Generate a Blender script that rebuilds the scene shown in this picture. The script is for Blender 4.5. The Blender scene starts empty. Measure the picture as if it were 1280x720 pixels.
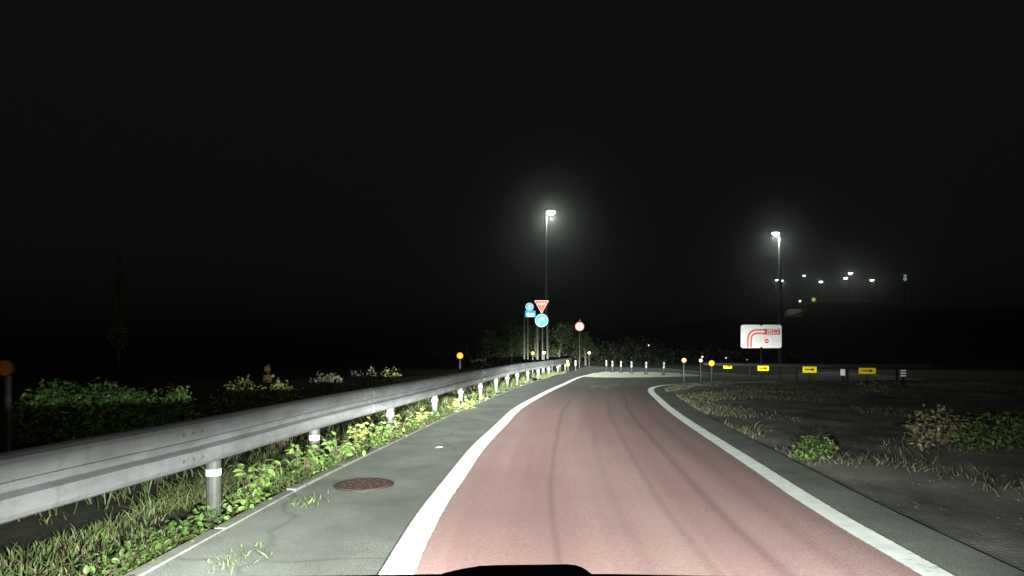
import bpy, bmesh, math, random
import numpy as np
from mathutils import Vector, Matrix

random.seed(7)
rng = np.random.default_rng(7)
scene = bpy.context.scene
C = scene.collection
PI = math.pi

# ------------------------------------------------------------------ camera
cam_d = bpy.data.cameras.new('dash_camera')
cam = bpy.data.objects.new('dash_camera', cam_d)
C.objects.link(cam)
cam.location = (0, 0, 1.3)
cam.rotation_euler = (PI / 2, 0, 0)
cam_d.sensor_width = 36.0
cam_d.lens = 36.0 * 750.0 / 1280.0
cam_d.shift_y = 78.0 / 1280.0
cam_d.clip_start = 0.05
cam_d.clip_end = 6000
scene.camera = cam

# ------------------------------------------------------------------ night sky
world = bpy.data.worlds.new('World')
scene.world = world
world.use_nodes = True
wn = world.node_tree
bg = wn.nodes['Background']
bg.inputs['Color'].default_value = (0.80, 0.98, 0.74, 1)      # dull overcast night
bg.inputs['Strength'].default_value = 0.0048

vs = scene.view_settings
vs.view_transform = 'Standard'
vs.look = 'None'
vs.exposure = 0.0
vs.gamma = 1.0
scene.cycles.use_denoising = True
scene.cycles.max_bounces = 5
scene.cycles.volume_bounces = 0
scene.cycles.sample_clamp_indirect = 3.0

# ------------------------------------------------------------------ headlamps (the lamps of the car that carries the camera)
HEAD_K = 2750.0
HEADS = [(-0.62, 1.17, 0.81), (0.62, 1.17, 0.81)]


def nmath(nt, op, a, b=None, clamp=False):
    n = nt.nodes.new('ShaderNodeMath')
    n.operation = op
    n.use_clamp = clamp
    for i, v in enumerate((a, b)):
        if v is None:
            continue
        if isinstance(v, (int, float)):
            n.inputs[i].default_value = v
        else:
            nt.links.new(v, n.inputs[i])
    return n.outputs[0]


def low_beam(light):
    """low-beam distribution: a bright flat band just under the horizon ahead, a soft wide spread below, stray light above"""
    light.use_nodes = True
    nt = light.node_tree
    em = nt.nodes['Emission']
    geo = nt.nodes.new('ShaderNodeNewGeometry')
    sep = nt.nodes.new('ShaderNodeSeparateXYZ')
    nt.links.new(geo.outputs['Incoming'], sep.inputs[0])
    X, Y, Z = sep.outputs
    X = nmath(nt, 'MULTIPLY', X, BEAM_SIGN)
    Y = nmath(nt, 'MULTIPLY', Y, BEAM_SIGN)
    Z = nmath(nt, 'MULTIPLY', Z, BEAM_SIGN)
    az = nmath(nt, 'DIVIDE', X, nmath(nt, 'MAXIMUM', Y, 0.05))
    left = nmath(nt, 'MULTIPLY', nmath(nt, 'SUBTRACT', 0.03, az), 15.0, clamp=True)
    dep = nmath(nt, 'MULTIPLY', Z, -1.0)
    depc = nmath(nt, 'MAXIMUM', dep, nmath(nt, 'ADD', 0.020, nmath(nt, 'MULTIPLY', left, 0.022)))
    g = nmath(nt, 'DIVIDE', nmath(nt, 'ADD', az, 0.05), nmath(nt, 'ADD', 0.34, nmath(nt, 'MULTIPLY', nmath(nt, 'MULTIPLY', az, 5.0, clamp=True), 0.12)))
    g = nmath(nt, 'EXPONENT', nmath(nt, 'MULTIPLY', nmath(nt, 'MULTIPLY', g, g), -1.0))
    p = nmath(nt, 'ADD', nmath(nt, 'MULTIPLY', g, 3.42), -0.65)
    s = nmath(nt, 'POWER', nmath(nt, 'DIVIDE', 0.19, depc), p)
    s = nmath(nt, 'MULTIPLY', s, nmath(nt, 'POWER', nmath(nt, 'DIVIDE', 0.13, nmath(nt, 'MAXIMUM', dep, 0.13)), 0.5))
    # wide fade, faster to the right
    wide = nmath(nt, 'ADD', az, 0.25)
    wide = nmath(nt, 'MULTIPLY', wide, wide)
    wide = nmath(nt, 'EXPONENT', nmath(nt, 'MULTIPLY', wide, -0.8))
    # cutoff above the horizontal
    # (dipped earlier on the near side)
    up = nmath(nt, 'MAXIMUM', nmath(nt, 'ADD', Z, nmath(nt, 'ADD', 0.012, nmath(nt, 'MULTIPLY', left, 0.040))), 0.0)
    cut = nmath(nt, 'EXPONENT', nmath(nt, 'MULTIPLY', up, -58.0))
    cut = nmath(nt, 'ADD', nmath(nt, 'MULTIPLY', cut, 0.965),
                nmath(nt, 'MULTIPLY', nmath(nt, 'EXPONENT', nmath(nt, 'MULTIPLY', up, -9.0)),
                      nmath(nt, 'SUBTRACT', 0.34, nmath(nt, 'MULTIPLY', g, 0.33))))
    front = nmath(nt, 'MULTIPLY', nmath(nt, 'GREATER_THAN', Y, 0.05), 1.0)
    tot = nmath(nt, 'MULTIPLY', nmath(nt, 'MULTIPLY', s, wide), nmath(nt, 'MULTIPLY', cut, front))
    nt.links.new(tot, em.inputs['Strength'])


BEAM_SIGN = 1.0
for hp in HEADS:
    ld = bpy.data.lights.new('headlamp_beam', 'POINT')
    ld.energy = HEAD_K
    ld.shadow_soft_size = 0.04
    ld.color = (0.96, 1.0, 0.95)
    low_beam(ld)
    lo = bpy.data.objects.new('headlamp_beam', ld)
    lo.location = hp
    C.objects.link(lo)

# ------------------------------------------------------------------ helpers


def px(x, y, d):
    """world point at depth d seen at photo pixel x, y"""
    return Vector(((x - 640.0) * d / 750.0, d, 1.3 - (y - 438.0) * d / 750.0))


class MB:
    def __init__(self):
        self.v, self.f, self.uv = [], [], []

    def add(self, verts, faces):
        o = len(self.v)
        self.v += [tuple(p) for p in verts]
        self.f += [tuple(i + o for i in q) for q in faces]

    def box(self, c, s, rot=None):
        vs_ = []
        for dz in (-.5, .5):
            for dx, dy in ((-.5, -.5), (.5, -.5), (.5, .5), (-.5, .5)):
                p = Vector((dx * s[0], dy * s[1], dz * s[2]))
                if rot:
                    p = rot @ p
                vs_.append(p + Vector(c))
        self.add(vs_, [(3, 2, 1, 0), (4, 5, 6, 7), (0, 1, 5, 4), (1, 2, 6, 5), (2, 3, 7, 6), (3, 0, 4, 7)])

    def tube(self, pts, rad, n=10, cap=True):
        pts = [Vector(p) for p in pts]
        if isinstance(rad, (int, float)):
            rad = [rad] * len(pts)
        o = len(self.v)
        for i, p in enumerate(pts):
            t = (pts[min(i + 1, len(pts) - 1)] - pts[max(i - 1, 0)]).normalized()
            a = Vector((1, 0, 0)) if abs(t.x) < .9 else Vector((0, 1, 0))
            u = t.cross(a).normalized()
            w = t.cross(u)
            for k in range(n):
                an = 2 * PI * k / n
                self.v.append(tuple(p + (u * math.cos(an) + w * math.sin(an)) * rad[i]))
        for i in range(len(pts) - 1):
            for k in range(n):
                a, b = o + i * n + k, o + i * n + (k + 1) % n
                self.f.append((a, b, b + n, a + n))
        if cap:
            self.f.append(tuple(o + k for k in range(n))[::-1])
            self.f.append(tuple(o + (len(pts) - 1) * n + k for k in range(n)))

    def plate(self, outline, y0=-0.006, y1=0.006, c=(0, 0)):
        """outline in x,z extruded along y (front is y0)"""
        n = len(outline)
        a = [(p[0] + c[0], y0, p[1] + c[1]) for p in outline]
        b = [(p[0] + c[0], y1, p[1] + c[1]) for p in outline]
        self.add(a + b, [tuple(range(n)), tuple(range(2 * n - 1, n - 1, -1))] +
                 [(i, i + n, (i + 1) % n + n, (i + 1) % n) for i in range(n)])

    def build(self, name, m, parent=None, smooth=False, loc=None):
        me = bpy.data.meshes.new(name)
        me.from_pydata(self.v, [], self.f)
        bm = bmesh.new()
        bm.from_mesh(me)
        bmesh.ops.recalc_face_normals(bm, faces=bm.faces)
        bm.to_mesh(me)
        bm.free()
        if smooth:
            for p in me.polygons:
                p.use_smooth = True
        me.materials.append(m)
        o = bpy.data.objects.new(name, me)
        C.objects.link(o)
        if parent:
            o.parent = parent
        if loc is not None:
            o.location = loc
        return o


def tag(o, label=None, cat=None, group=None, kind=None):
    if label: o['label'] = label
    if cat: o['category'] = cat
    if group: o['group'] = group
    if kind: o['kind'] = kind
    return o


def empty(name, loc, rz=0.0):
    o = bpy.data.objects.new(name, None)
    o.empty_display_size = 0.2
    o.location = loc
    o.rotation_euler = (0, 0, rz)
    C.objects.link(o)
    return o


def copy_tree(o, parent=None):
    c = o.copy()
    C.objects.link(c)
    c.parent = parent
    for ch in o.children:
        copy_tree(ch, c)
    return c


def disc(r, n=28, cx=0, cz=0):
    return [(cx + r * math.cos(2 * PI * k / n), cz + r * math.sin(2 * PI * k / n)) for k in range(n)]


def rrect(w, h, r, n=5):
    out = []
    for sx, sz, a0 in ((1, 1, 0), (-1, 1, 90), (-1, -1, 180), (1, -1, 270)):
        for k in range(n + 1):
            a = math.radians(a0 + 90 * k / n)
            out.append((sx * (w / 2 - r) + r * math.cos(a), sz * (h / 2 - r) + r * math.sin(a)))
    return out


def smooth_path(pts, step=0.5):
    """Catmull-Rom through 2-D points"""
    P = [Vector((p[0], p[1], 0)) for p in pts]
    P = [P[0] * 2 - P[1]] + P + [P[-1] * 2 - P[-2]]
    out = []
    for i in range(1, len(P) - 2):
        a, b, c, d = P[i - 1:i + 3]
        n = max(1, int((c - b).length / step))
        for k in range(n):
            t = k / n
            out.append(0.5 * ((2 * b) + (c - a) * t + (2 * a - 5 * b + 4 * c - d) * t * t + (3 * b - a - 3 * c + d) * t ** 3))
    out.append(P[-2])
    for _ in range(4):
        out = [out[0]] + [(a + b * 2 + c) / 4 for a, b, c in zip(out, out[1:], out[2:])] + [out[-1]]
    return out


def normals(path):
    out = []
    for i in range(len(path)):
        t = (path[min(i + 1, len(path) - 1)] - path[max(i - 1, 0)]).normalized()
        out.append(Vector((t.y, -t.x, 0)))      # to the right of travel
    return out


# ------------------------------------------------------------------ materials
def mat(name, col, rough=0.8, metal=0.0, var=0.25, scale=4.0, bump=0.0, bscale=60.0, stretch=None, col2=None, spec=0.3, uv=False):
    m = bpy.data.materials.new(name)
    m.use_nodes = True
    nt = m.node_tree
    b = nt.nodes['Principled BSDF']
    b.inputs['Roughness'].default_value = rough
    b.inputs['Metallic'].default_value = metal
    b.inputs['Specular IOR Level'].default_value = spec
    tc = nt.nodes.new('ShaderNodeTexCoord')
    mp = nt.nodes.new('ShaderNodeMapping')
    nt.links.new(tc.outputs['UV' if uv else 'Object'], mp.inputs[0])
    if stretch:
        mp.inputs['Scale'].default_value = stretch
    n1 = nt.nodes.new('ShaderNodeTexNoise')
    n1.inputs['Scale'].default_value = scale
    n1.inputs['Detail'].default_value = 6
    n1.inputs['Roughness'].default_value = 0.65
    nt.links.new(mp.outputs[0], n1.inputs['Vector'])
    cr = nt.nodes.new('ShaderNodeValToRGB')
    c2 = col2 or tuple(c * (1 + var) for c in col)
    c1 = tuple(c * (1 - var) for c in col)
    cr.color_ramp.elements[0].position = 0.32
    cr.color_ramp.elements[0].color = (*c1, 1)
    cr.color_ramp.elements[1].position = 0.68
    cr.color_ramp.elements[1].color = (*c2, 1)
    nt.links.new(n1.outputs['Fac'], cr.inputs[0])
    nt.links.new(cr.outputs[0], b.inputs['Base Color'])
    if bump:
        n2 = nt.nodes.new('ShaderNodeTexNoise')
        n2.inputs['Scale'].default_value = bscale
        n2.inputs['Detail'].default_value = 3
        nt.links.new(tc.outputs['Object'], n2.inputs['Vector'])
        bp = nt.nodes.new('ShaderNodeBump')
        bp.inputs['Strength'].default_value = bump
        bp.inputs['Distance'].default_value = 0.01
        nt.links.new(n2.outputs['Fac'], bp.inputs['Height'])
        nt.links.new(bp.outputs[0], b.inputs['Normal'])
    return m


def retro(name, col, rough=0.435, part=0.8):
    """retroreflective sheeting or bead: sends light back the way it came (microfacets face the incoming ray)"""
    m = bpy.data.materials.new(name)
    m.use_nodes = True
    nt = m.node_tree
    for n in list(nt.nodes):
        nt.nodes.remove(n)
    out = nt.nodes.new('ShaderNodeOutputMaterial')
    geo = nt.nodes.new('ShaderNodeNewGeometry')
    g = nt.nodes.new('ShaderNodeBsdfAnisotropic')
    g.inputs['Roughness'].default_value = rough
    nt.links.new(geo.outputs['Incoming'], g.inputs['Normal'])
    d = nt.nodes.new('ShaderNodeBsdfDiffuse')
    tc = nt.nodes.new('ShaderNodeTexCoord')
    no = nt.nodes.new('ShaderNodeTexNoise')
    no.inputs['Scale'].default_value = 6.0
    no.inputs['Detail'].default_value = 5
    nt.links.new(tc.outputs['Object'], no.inputs['Vector'])
    cr = nt.nodes.new('ShaderNodeValToRGB')
    cr.color_ramp.elements[0].position = 0.3
    cr.color_ramp.elements[0].color = (*[c * 0.8 for c in col], 1)
    cr.color_ramp.elements[1].position = 0.7
    cr.color_ramp.elements[1].color = (*col, 1)
    nt.links.new(no.outputs['Fac'], cr.inputs[0])
    nt.links.new(cr.outputs[0], g.inputs['Color'])
    nt.links.new(cr.outputs[0], d.inputs['Color'])
    mx = nt.nodes.new('ShaderNodeMixShader')
    mx.inputs[0].default_value = part
    nt.links.new(d.outputs[0], mx.inputs[1])
    nt.links.new(g.outputs[0], mx.inputs[2])
    nt.links.new(mx.outputs[0], out.inputs[0])
    return m


def emit(name, col, s):
    m = bpy.data.materials.new(name)
    m.use_nodes = True
    nt = m.node_tree
    b = nt.nodes['Principled BSDF']
    b.inputs['Base Color'].default_value = (*col, 1)
    b.inputs['Emission Color'].default_value = (*col, 1)
    b.inputs['Emission Strength'].default_value = s
    return m


def leafmat(name, col, var=0.35, trans=0.25, scale=9.0):
    m = mat(name, col, rough=0.55, var=var, scale=scale, spec=0.25)
    nt = m.node_tree
    b = nt.nodes['Principled BSDF']
    geo = nt.nodes.new('ShaderNodeNewGeometry')
    hs = nt.nodes.new('ShaderNodeHueSaturation')
    cr = [n for n in nt.nodes if n.type == 'VALTORGB'][0]
    mr = nt.nodes.new('ShaderNodeMapRange')
    mr.inputs['To Min'].default_value = 0.55
    mr.inputs['To Max'].default_value = 1.45
    nt.links.new(geo.outputs['Random Per Island'], mr.inputs['Value'])
    nt.links.new(mr.outputs[0], hs.inputs['Value'])
    mr2 = nt.nodes.new('ShaderNodeMapRange')
    mr2.inputs['To Min'].default_value = 0.47
    mr2.inputs['To Max'].default_value = 0.52
    nt.links.new(geo.outputs['Random Per Island'], mr2.inputs['Value'])
    nt.links.new(mr2.outputs[0], hs.inputs['Hue'])
    nt.links.new(cr.outputs[0], hs.inputs['Color'])
    nt.links.new(hs.outputs[0], b.inputs['Base Color'])
    b.inputs['Subsurface Weight'].default_value = 0.0
    return m


def asphalt_mat():
    m = mat('asphalt_weathered', (0.188, 0.203, 0.176), rough=0.9, var=0.24, scale=1.4, bump=0.7, bscale=140)
    nt = m.node_tree
    b = nt.nodes['Principled BSDF']
    cr = [n for n in nt.nodes if n.type == 'VALTORGB'][0]
    tc = [n for n in nt.nodes if n.type == 'TEX_COORD'][0]
    # aggregate speckle
    n3 = nt.nodes.new('ShaderNodeTexNoise')
    n3.inputs['Scale'].default_value = 90
    n3.inputs['Detail'].default_value = 4
    nt.links.new(tc.outputs['Object'], n3.inputs['Vector'])
    mr = nt.nodes.new('ShaderNodeMapRange')
    mr.inputs['From Min'].default_value = 0.35
    mr.inputs['From Max'].default_value = 0.65
    mr.inputs['To Min'].default_value = 0.82
    mr.inputs['To Max'].default_value = 1.18
    nt.links.new(n3.outputs['Fac'], mr.inputs['Value'])
    # cracks
    vo = nt.nodes.new('ShaderNodeTexVoronoi')
    vo.feature = 'DISTANCE_TO_EDGE'
    vo.inputs['Scale'].default_value = 0.55
    wn_ = nt.nodes.new('ShaderNodeTexNoise')
    wn_.inputs['Scale'].default_value = 2.0
    nt.links.new(tc.outputs['Object'], wn_.inputs['Vector'])
    vm = nt.nodes.new('ShaderNodeMixRGB')
    vm.inputs[0].default_value = 0.25
    nt.links.new(tc.outputs['Object'], vm.inputs[1])
    nt.links.new(wn_.outputs['Color'], vm.inputs[2])
    nt.links.new(vm.outputs[0], vo.inputs['Vector'])
    ms = nt.nodes.new('ShaderNodeMapRange')
    ms.inputs['From Max'].default_value = 0.012
    ms.inputs['To Min'].default_value = 0.72
    nt.links.new(vo.outputs[0], ms.inputs['Value'])
    mul = nmath(nt, 'MULTIPLY', mr.outputs[0], ms.outputs[0])
    mixc = nt.nodes.new('ShaderNodeMixRGB')
    mixc.blend_type = 'MULTIPLY'
    mixc.inputs[0].default_value = 1
    nt.links.new(cr.outputs[0], mixc.inputs[1])
    nt.links.new(mul, mixc.inputs[2])
    nt.links.new(mixc.outputs[0], b.inputs['Base Color'])
    return m


def red_mat():
    """red anti-skid surfacing: u across the lane (0..1), v metres along"""
    m = bpy.data.materials.new('red_surfacing')
    m.use_nodes = True
    nt = m.node_tree
    b = nt.nodes['Principled BSDF']
    b.inputs['Roughness'].default_value = 0.9
    b.inputs['Specular IOR Level'].default_value = 0.25
    uv = nt.nodes.new('ShaderNodeUVMap')
    tc = nt.nodes.new('ShaderNodeTexCoord')
    sep = nt.nodes.new('ShaderNodeSeparateXYZ')
    nt.links.new(uv.outputs[0], sep.inputs[0])
    U, V = sep.outputs[0], sep.outputs[1]

    def noise(vec, sc, det=4, st=None):
        mp = nt.nodes.new('ShaderNodeMapping')
        if st: mp.inputs['Scale'].default_value = st
        nt.links.new(vec, mp.inputs[0])
        n = nt.nodes.new('ShaderNodeTexNoise')
        n.inputs['Scale'].default_value = sc
        n.inputs['Detail'].default_value = det
        nt.links.new(mp.outputs[0], n.inputs['Vector'])
        return n.outputs['Fac']
    streak = noise(uv.outputs[0], 1.0, 5, (9, 0.10, 1))
    broad = noise(uv.outputs[0], 1.0, 2, (3.2, 0.05, 1))
    wob = noise(uv.outputs[0], 1.0, 3, (0.5, 0.25, 1))
    grain = noise(tc.outputs['Object'], 130, 4)
    patch = noise(tc.outputs['Object'], 0.9, 5)
    cr = nt.nodes.new('ShaderNodeValToRGB')
    e = cr.color_ramp.elements
    e[0].position = 0.33; e[0].color = (0.35, 0.215, 0.205, 1)
    e[1].position = 0.66; e[1].color = (0.54, 0.395, 0.35, 1)
    k = e.new(0.5); k.color = (0.45, 0.295, 0.275, 1)
    nt.links.new(nmath(nt, 'ADD', nmath(nt, 'MULTIPLY', streak, 0.45), nmath(nt, 'ADD', nmath(nt, 'MULTIPLY', broad, 0.4), nmath(nt, 'MULTIPLY', patch, 0.15))), cr.inputs[0])
    # rolled joints: thin darker lines running along the lane
    val = None
    Uw = nmath(nt, 'ADD', U, nmath(nt, 'MULTIPLY', nmath(nt, 'SUBTRACT', wob, 0.5), 0.05))
    for u0, w, d in ((0.30, 0.010, 0.22), (0.60, 0.014, 0.16), (0.735, 0.016, 0.26), (0.47, 0.02, 0.10), (0.86, 0.02, 0.08)):
        dd = nmath(nt, 'DIVIDE', nmath(nt, 'SUBTRACT', Uw, u0), w)
        q = nmath(nt, 'EXPONENT', nmath(nt, 'MULTIPLY', nmath(nt, 'MULTIPLY', dd, dd), -1))
        q = nmath(nt, 'SUBTRACT', 1.0, nmath(nt, 'MULTIPLY', q, d))
        val = q if val is None else nmath(nt, 'MULTIPLY', val, q)
    grit = noise(tc.outputs['Object'], 42, 6)
    gr = nmath(nt, 'ADD', nmath(nt, 'MULTIPLY', grain, 0.5), 0.75)
    gr = nmath(nt, 'MULTIPLY', gr, nmath(nt, 'ADD', nmath(nt, 'MULTIPLY', grit, 0.6), 0.70))
    # duller towards the inside of the bend
    gr = nmath(nt, 'MULTIPLY', gr, nmath(nt, 'SUBTRACT', 1.04, nmath(nt, 'MULTIPLY', nmath(nt, 'MULTIPLY', U, U), 0.22)))
    val = nmath(nt, 'MULTIPLY', val, gr)
    mul = nt.nodes.new('ShaderNodeMixRGB')
    mul.blend_type = 'MULTIPLY'
    mul.inputs[0].default_value = 1
    nt.links.new(cr.outputs[0], mul.inputs[1])
    nt.links.new(val, mul.inputs[2])
    # the surfacing is worn off towards its far end
    t = nt.nodes.new('ShaderNodeMapRange')
    t.interpolation_type = 'SMOOTHSTEP'
    t.inputs['From Min'].default_value = 11.0
    t.inputs['From Max'].default_value = 21.5
    nt.links.new(nmath(nt, 'ADD', V, nmath(nt, 'MULTIPLY', nmath(nt, 'SUBTRACT', streak, 0.5), 8.0)), t.inputs['Value'])
    mx = nt.nodes.new('ShaderNodeMixRGB')
    nt.links.new(t.outputs[0], mx.inputs[0])
    nt.links.new(mul.outputs[0], mx.inputs[1])
    mx.inputs[2].default_value = (0.19, 0.18, 0.15, 1)
    nt.links.new(mx.outputs[0], b.inputs['Base Color'])
    bp = nt.nodes.new('ShaderNodeBump')
    bp.inputs['Strength'].default_value = 0.5
    bp.inputs['Distance'].default_value = 0.006
    nt.links.new(grain, bp.inputs['Height'])
    nt.links.new(bp.outputs[0], b.inputs['Normal'])
    return m


M = dict(
    asphalt=asphalt_mat(),
    red=red_mat(),
    line=mat('road_paint', (0.74, 0.78, 0.73), rough=0.75, var=0.10, scale=14, bump=0.3, bscale=120),
    worn=mat('worn_paint', (0.42, 0.43, 0.38), rough=0.8, var=0.4, scale=16),
    pale=mat('painted_lamp_pool', (0.54, 0.58, 0.48), rough=0.9, var=0.14, scale=1.5, bump=0.3),
    soil=mat('soil_ground', (0.035, 0.037, 0.024), rough=1.0, var=0.5, scale=0.8, bump=0.8, bscale=12, col2=(0.05, 0.055, 0.028)),
    band=mat('white_band_paint', (0.42, 0.42, 0.40), rough=0.7, var=0.2),
    gravel=mat('dark_gravel', (0.17, 0.18, 0.165), rough=1.0, var=0.5, scale=0.7, bump=1.0, bscale=40, col2=(0.36, 0.35, 0.30)),
    steel=mat('galvanised_steel', (0.082, 0.087, 0.088), rough=0.7, metal=0.0, var=0.30, scale=2.2, bump=0.2, bscale=14, stretch=(1, 1, 3), col2=(0.106, 0.11, 0.11)),
    post=mat('post_steel', (0.055, 0.058, 0.050), rough=0.65, metal=0.2, var=0.25, scale=9),
    darksteel=mat('dark_steel', (0.06, 0.06, 0.055), rough=0.6, metal=0.3, var=0.3, scale=9),
    concrete=mat('kerb_concrete', (0.17, 0.175, 0.155), rough=0.9, var=0.25, scale=7, bump=0.4, bscale=60),
    rust=mat('rusty_iron', (0.075, 0.042, 0.032), rough=0.85, metal=0.0, var=0.25, scale=12, bump=0.5, bscale=40),
    black=mat('black_plastic', (0.010, 0.010, 0.010), rough=0.75, var=0.2, scale=20, spec=0.1),
    blackpaint=mat('black_car_paint', (0.012, 0.012, 0.013), rough=0.4, var=0.1, scale=5),
    rubber=mat('dark_rubber', (0.03, 0.03, 0.028), rough=0.8, var=0.2, scale=20),
    retro_w=retro('white_reflective_sheet', (0.78, 0.80, 0.76)),
    retro_dim=retro('white_reflective_band', (0.40, 0.41, 0.38), 0.85, 0.4),
    retro_r=retro('red_reflective_sheet', (0.80, 0.15, 0.09)),
    retro_b=retro('blue_reflective_sheet', (0.06, 0.27, 0.52)),
    retro_y=retro('yellow_reflective_sheet', (0.85, 0.68, 0.02)),
    retro_o=retro('orange_reflector_lens', (0.95, 0.30, 0.02), 0.47, 0.9),
    retro_c=retro('clear_reflector_lens', (0.9, 0.86, 0.72), 0.40, 0.9),
    brown=mat('brown_print', (0.12, 0.05, 0.01), rough=0.7),
    redprint=mat('red_print', (0.35, 0.05, 0.02), rough=0.7),
    leaf=leafmat('weed_leaf', (0.10, 0.165, 0.04)),
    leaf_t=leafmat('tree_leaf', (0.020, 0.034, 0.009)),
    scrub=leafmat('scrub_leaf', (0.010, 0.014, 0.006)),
    bush_g=leafmat('bush_leaf', (0.20, 0.36, 0.10)),
    bush_y=leafmat('bush_yellow_leaf', (0.33, 0.38, 0.12)),
    bush_p=leafmat('bush_pale_leaf', (0.24, 0.24, 0.16)),
    leaf_y=leafmat('yellow_green_leaf', (0.155, 0.19, 0.05)),
    leaf_d=leafmat('dark_leaf', (0.05, 0.085, 0.022)),
    dry=leafmat('dry_grass_blade', (0.24, 0.21, 0.12)),
    blade=leafmat('green_grass_blade', (0.11, 0.15, 0.045)),
    blade_d=leafmat('dull_green_blade', (0.085, 0.11, 0.05)),
    dry_d=leafmat('dull_dry_blade', (0.135, 0.13, 0.09)),
    blade_u=leafmat('verge_green_blade', (0.062, 0.088, 0.026)),
    dry_u=leafmat('verge_dry_blade', (0.12, 0.10, 0.055)),
    bark=mat('bark', (0.09, 0.07, 0.05), rough=0.95, var=0.3, scale=12, bump=0.6, bscale=30),
    wood=mat('bleached_wood', (0.30, 0.25, 0.17), rough=0.9, var=0.25, scale=20),
    lamp=emit('street_lamp_lens', (0.93, 1.0, 0.93), 40.0),
    lamp_far=emit('far_lamp_lens', (0.95, 1.0, 0.93), 22.0),
    lamp_green=emit('green_signal_lens', (0.35, 0.6, 0.10), 0.9),
    lamp_dim=emit('dim_lamp_lens', (0.8, 0.85, 0.75), 1.6),
    glass=mat('headlight_glass', (0.7, 0.7, 0.7), rough=0.1),
)


def worn_line():
    m = retro('road_line_paint', (0.76, 0.80, 0.76), 0.85, 0.15)
    nt = m.node_tree
    tc = [n for n in nt.nodes if n.type == 'TEX_COORD'][0]
    cr = [n for n in nt.nodes if n.type == 'VALTORGB'][0]
    a = nt.nodes.new('ShaderNodeTexNoise'); a.inputs['Scale'].default_value = 22; a.inputs['Detail'].default_value = 8; a.inputs['Roughness'].default_value = .75
    b = nt.nodes.new('ShaderNodeTexNoise'); b.inputs['Scale'].default_value = 1.3; b.inputs['Detail'].default_value = 3
    nt.links.new(tc.outputs['Object'], a.inputs['Vector']); nt.links.new(tc.outputs['Object'], b.inputs['Vector'])
    k = nmath(nt, 'ADD', a.outputs['Fac'], nmath(nt, 'MULTIPLY', b.outputs['Fac'], 0.45))
    # ragged, rubbed edges
    uv = nt.nodes.new('ShaderNodeUVMap')
    sp = nt.nodes.new('ShaderNodeSeparateXYZ'); nt.links.new(uv.outputs[0], sp.inputs[0])
    e = nmath(nt, 'ABSOLUTE', nmath(nt, 'SUBTRACT', sp.outputs[0], 0.5))
    e = nmath(nt, 'MULTIPLY', nmath(nt, 'MAXIMUM', nmath(nt, 'SUBTRACT', e, 0.42), 0.0), 4.5)
    k = nmath(nt, 'ADD', k, e)
    mr = nt.nodes.new('ShaderNodeMapRange')
    mr.inputs['From Min'].default_value = 0.81; mr.inputs['From Max'].default_value = 1.02
    nt.links.new(k, mr.inputs['Value'])
    mx = nt.nodes.new('ShaderNodeMixRGB')
    nt.links.new(mr.outputs[0], mx.inputs[0]); nt.links.new(cr.outputs[0], mx.inputs[1])
    mx.inputs[2].default_value = (.26, .25, .225, 1)
    for n in nt.nodes:
        if n.type in ('BSDF_DIFFUSE', 'BSDF_ANISOTROPIC', 'BSDF_GLOSSY'):
            nt.links.new(mx.outputs[0], n.inputs['Color'])
    return m




def dirty_rail(m):
    nt = m.node_tree
    b = nt.nodes['Principled BSDF']
    cr = [n for n in nt.nodes if n.type == 'VALTORGB'][0]
    tc = [n for n in nt.nodes if n.type == 'TEX_COORD'][0]
    mp = nt.nodes.new('ShaderNodeMapping'); mp.inputs['Scale'].default_value = (9, 9, 0.7)
    nt.links.new(tc.outputs['Object'], mp.inputs[0])
    n = nt.nodes.new('ShaderNodeTexNoise'); n.inputs['Scale'].default_value = 1.2; n.inputs['Detail'].default_value = 7; n.inputs['Roughness'].default_value = .7
    nt.links.new(mp.outputs[0], n.inputs['Vector'])
    n2 = nt.nodes.new('ShaderNodeTexNoise'); n2.inputs['Scale'].default_value = 26; n2.inputs['Detail'].default_value = 5
    nt.links.new(tc.outputs['Object'], n2.inputs['Vector'])
    mr = nt.nodes.new('ShaderNodeMapRange'); mr.inputs['From Min'].default_value = .50; mr.inputs['From Max'].default_value = .68
    mr.inputs['To Max'].default_value = .65
    nt.links.new(nmath(nt, 'ADD', nmath(nt, 'MULTIPLY', n.outputs['Fac'], .75), nmath(nt, 'MULTIPLY', n2.outputs['Fac'], .25)), mr.inputs['Value'])
    mx = nt.nodes.new('ShaderNodeMixRGB')
    nt.links.new(mr.outputs[0], mx.inputs[0]); nt.links.new(cr.outputs[0], mx.inputs[1])
    mx.inputs[2].default_value = (.060, .055, .045, 1)
    nt.links.new(mx.outputs[0], b.inputs['Base Color'])


dirty_rail(M['steel'])
M['line'] = worn_line()
M['pale'] = retro('lamp_pool_colour', (.42, .45, .37), .85, .35)  # pale tone carries the street lamp's pool of light on the road

# ------------------------------------------------------------------ setting: ground, road, markings
LEFT_LINE = [(-0.66, -4), (-0.667, 3.6), (-0.657, 4.83), (-0.578, 6.0), (-0.458, 8.0), (-0.17, 10.6), (0.145, 13.5),
             (1.1, 18.75), (2.04, 23.2), (3.2, 28.7), (4.97, 34.8)]
RIGHT_LINE = [(2.12, -4), (2.27, 0), (2.44, 3.3), (2.52, 4.83), (2.65, 6.0), (2.87, 8.0), (3.15, 10.6), (3.52, 13.5), (3.86, 15.7),
              (4.35, 18.75), (4.84, 20.7), (5.6, 22.25), (6.6, 23.2), (7.54, 24.0), (8.7, 24.7), (10.8, 25.6)]
LEFT_EDGE = [(-2.2, -4), (-2.15, 3.0), (-2.07, 4.4), (-2.0, 5.4), (-1.86, 6.8), (-1.68, 8.2), (-1.45, 10.2), (-1.15, 12.5),
             (-.70, 15.5), (-.22, 18.5), (.35, 22), (.95, 25), (1.7, 28), (3.0, 34), (4.6, 42), (6.2, 50)]
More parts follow.
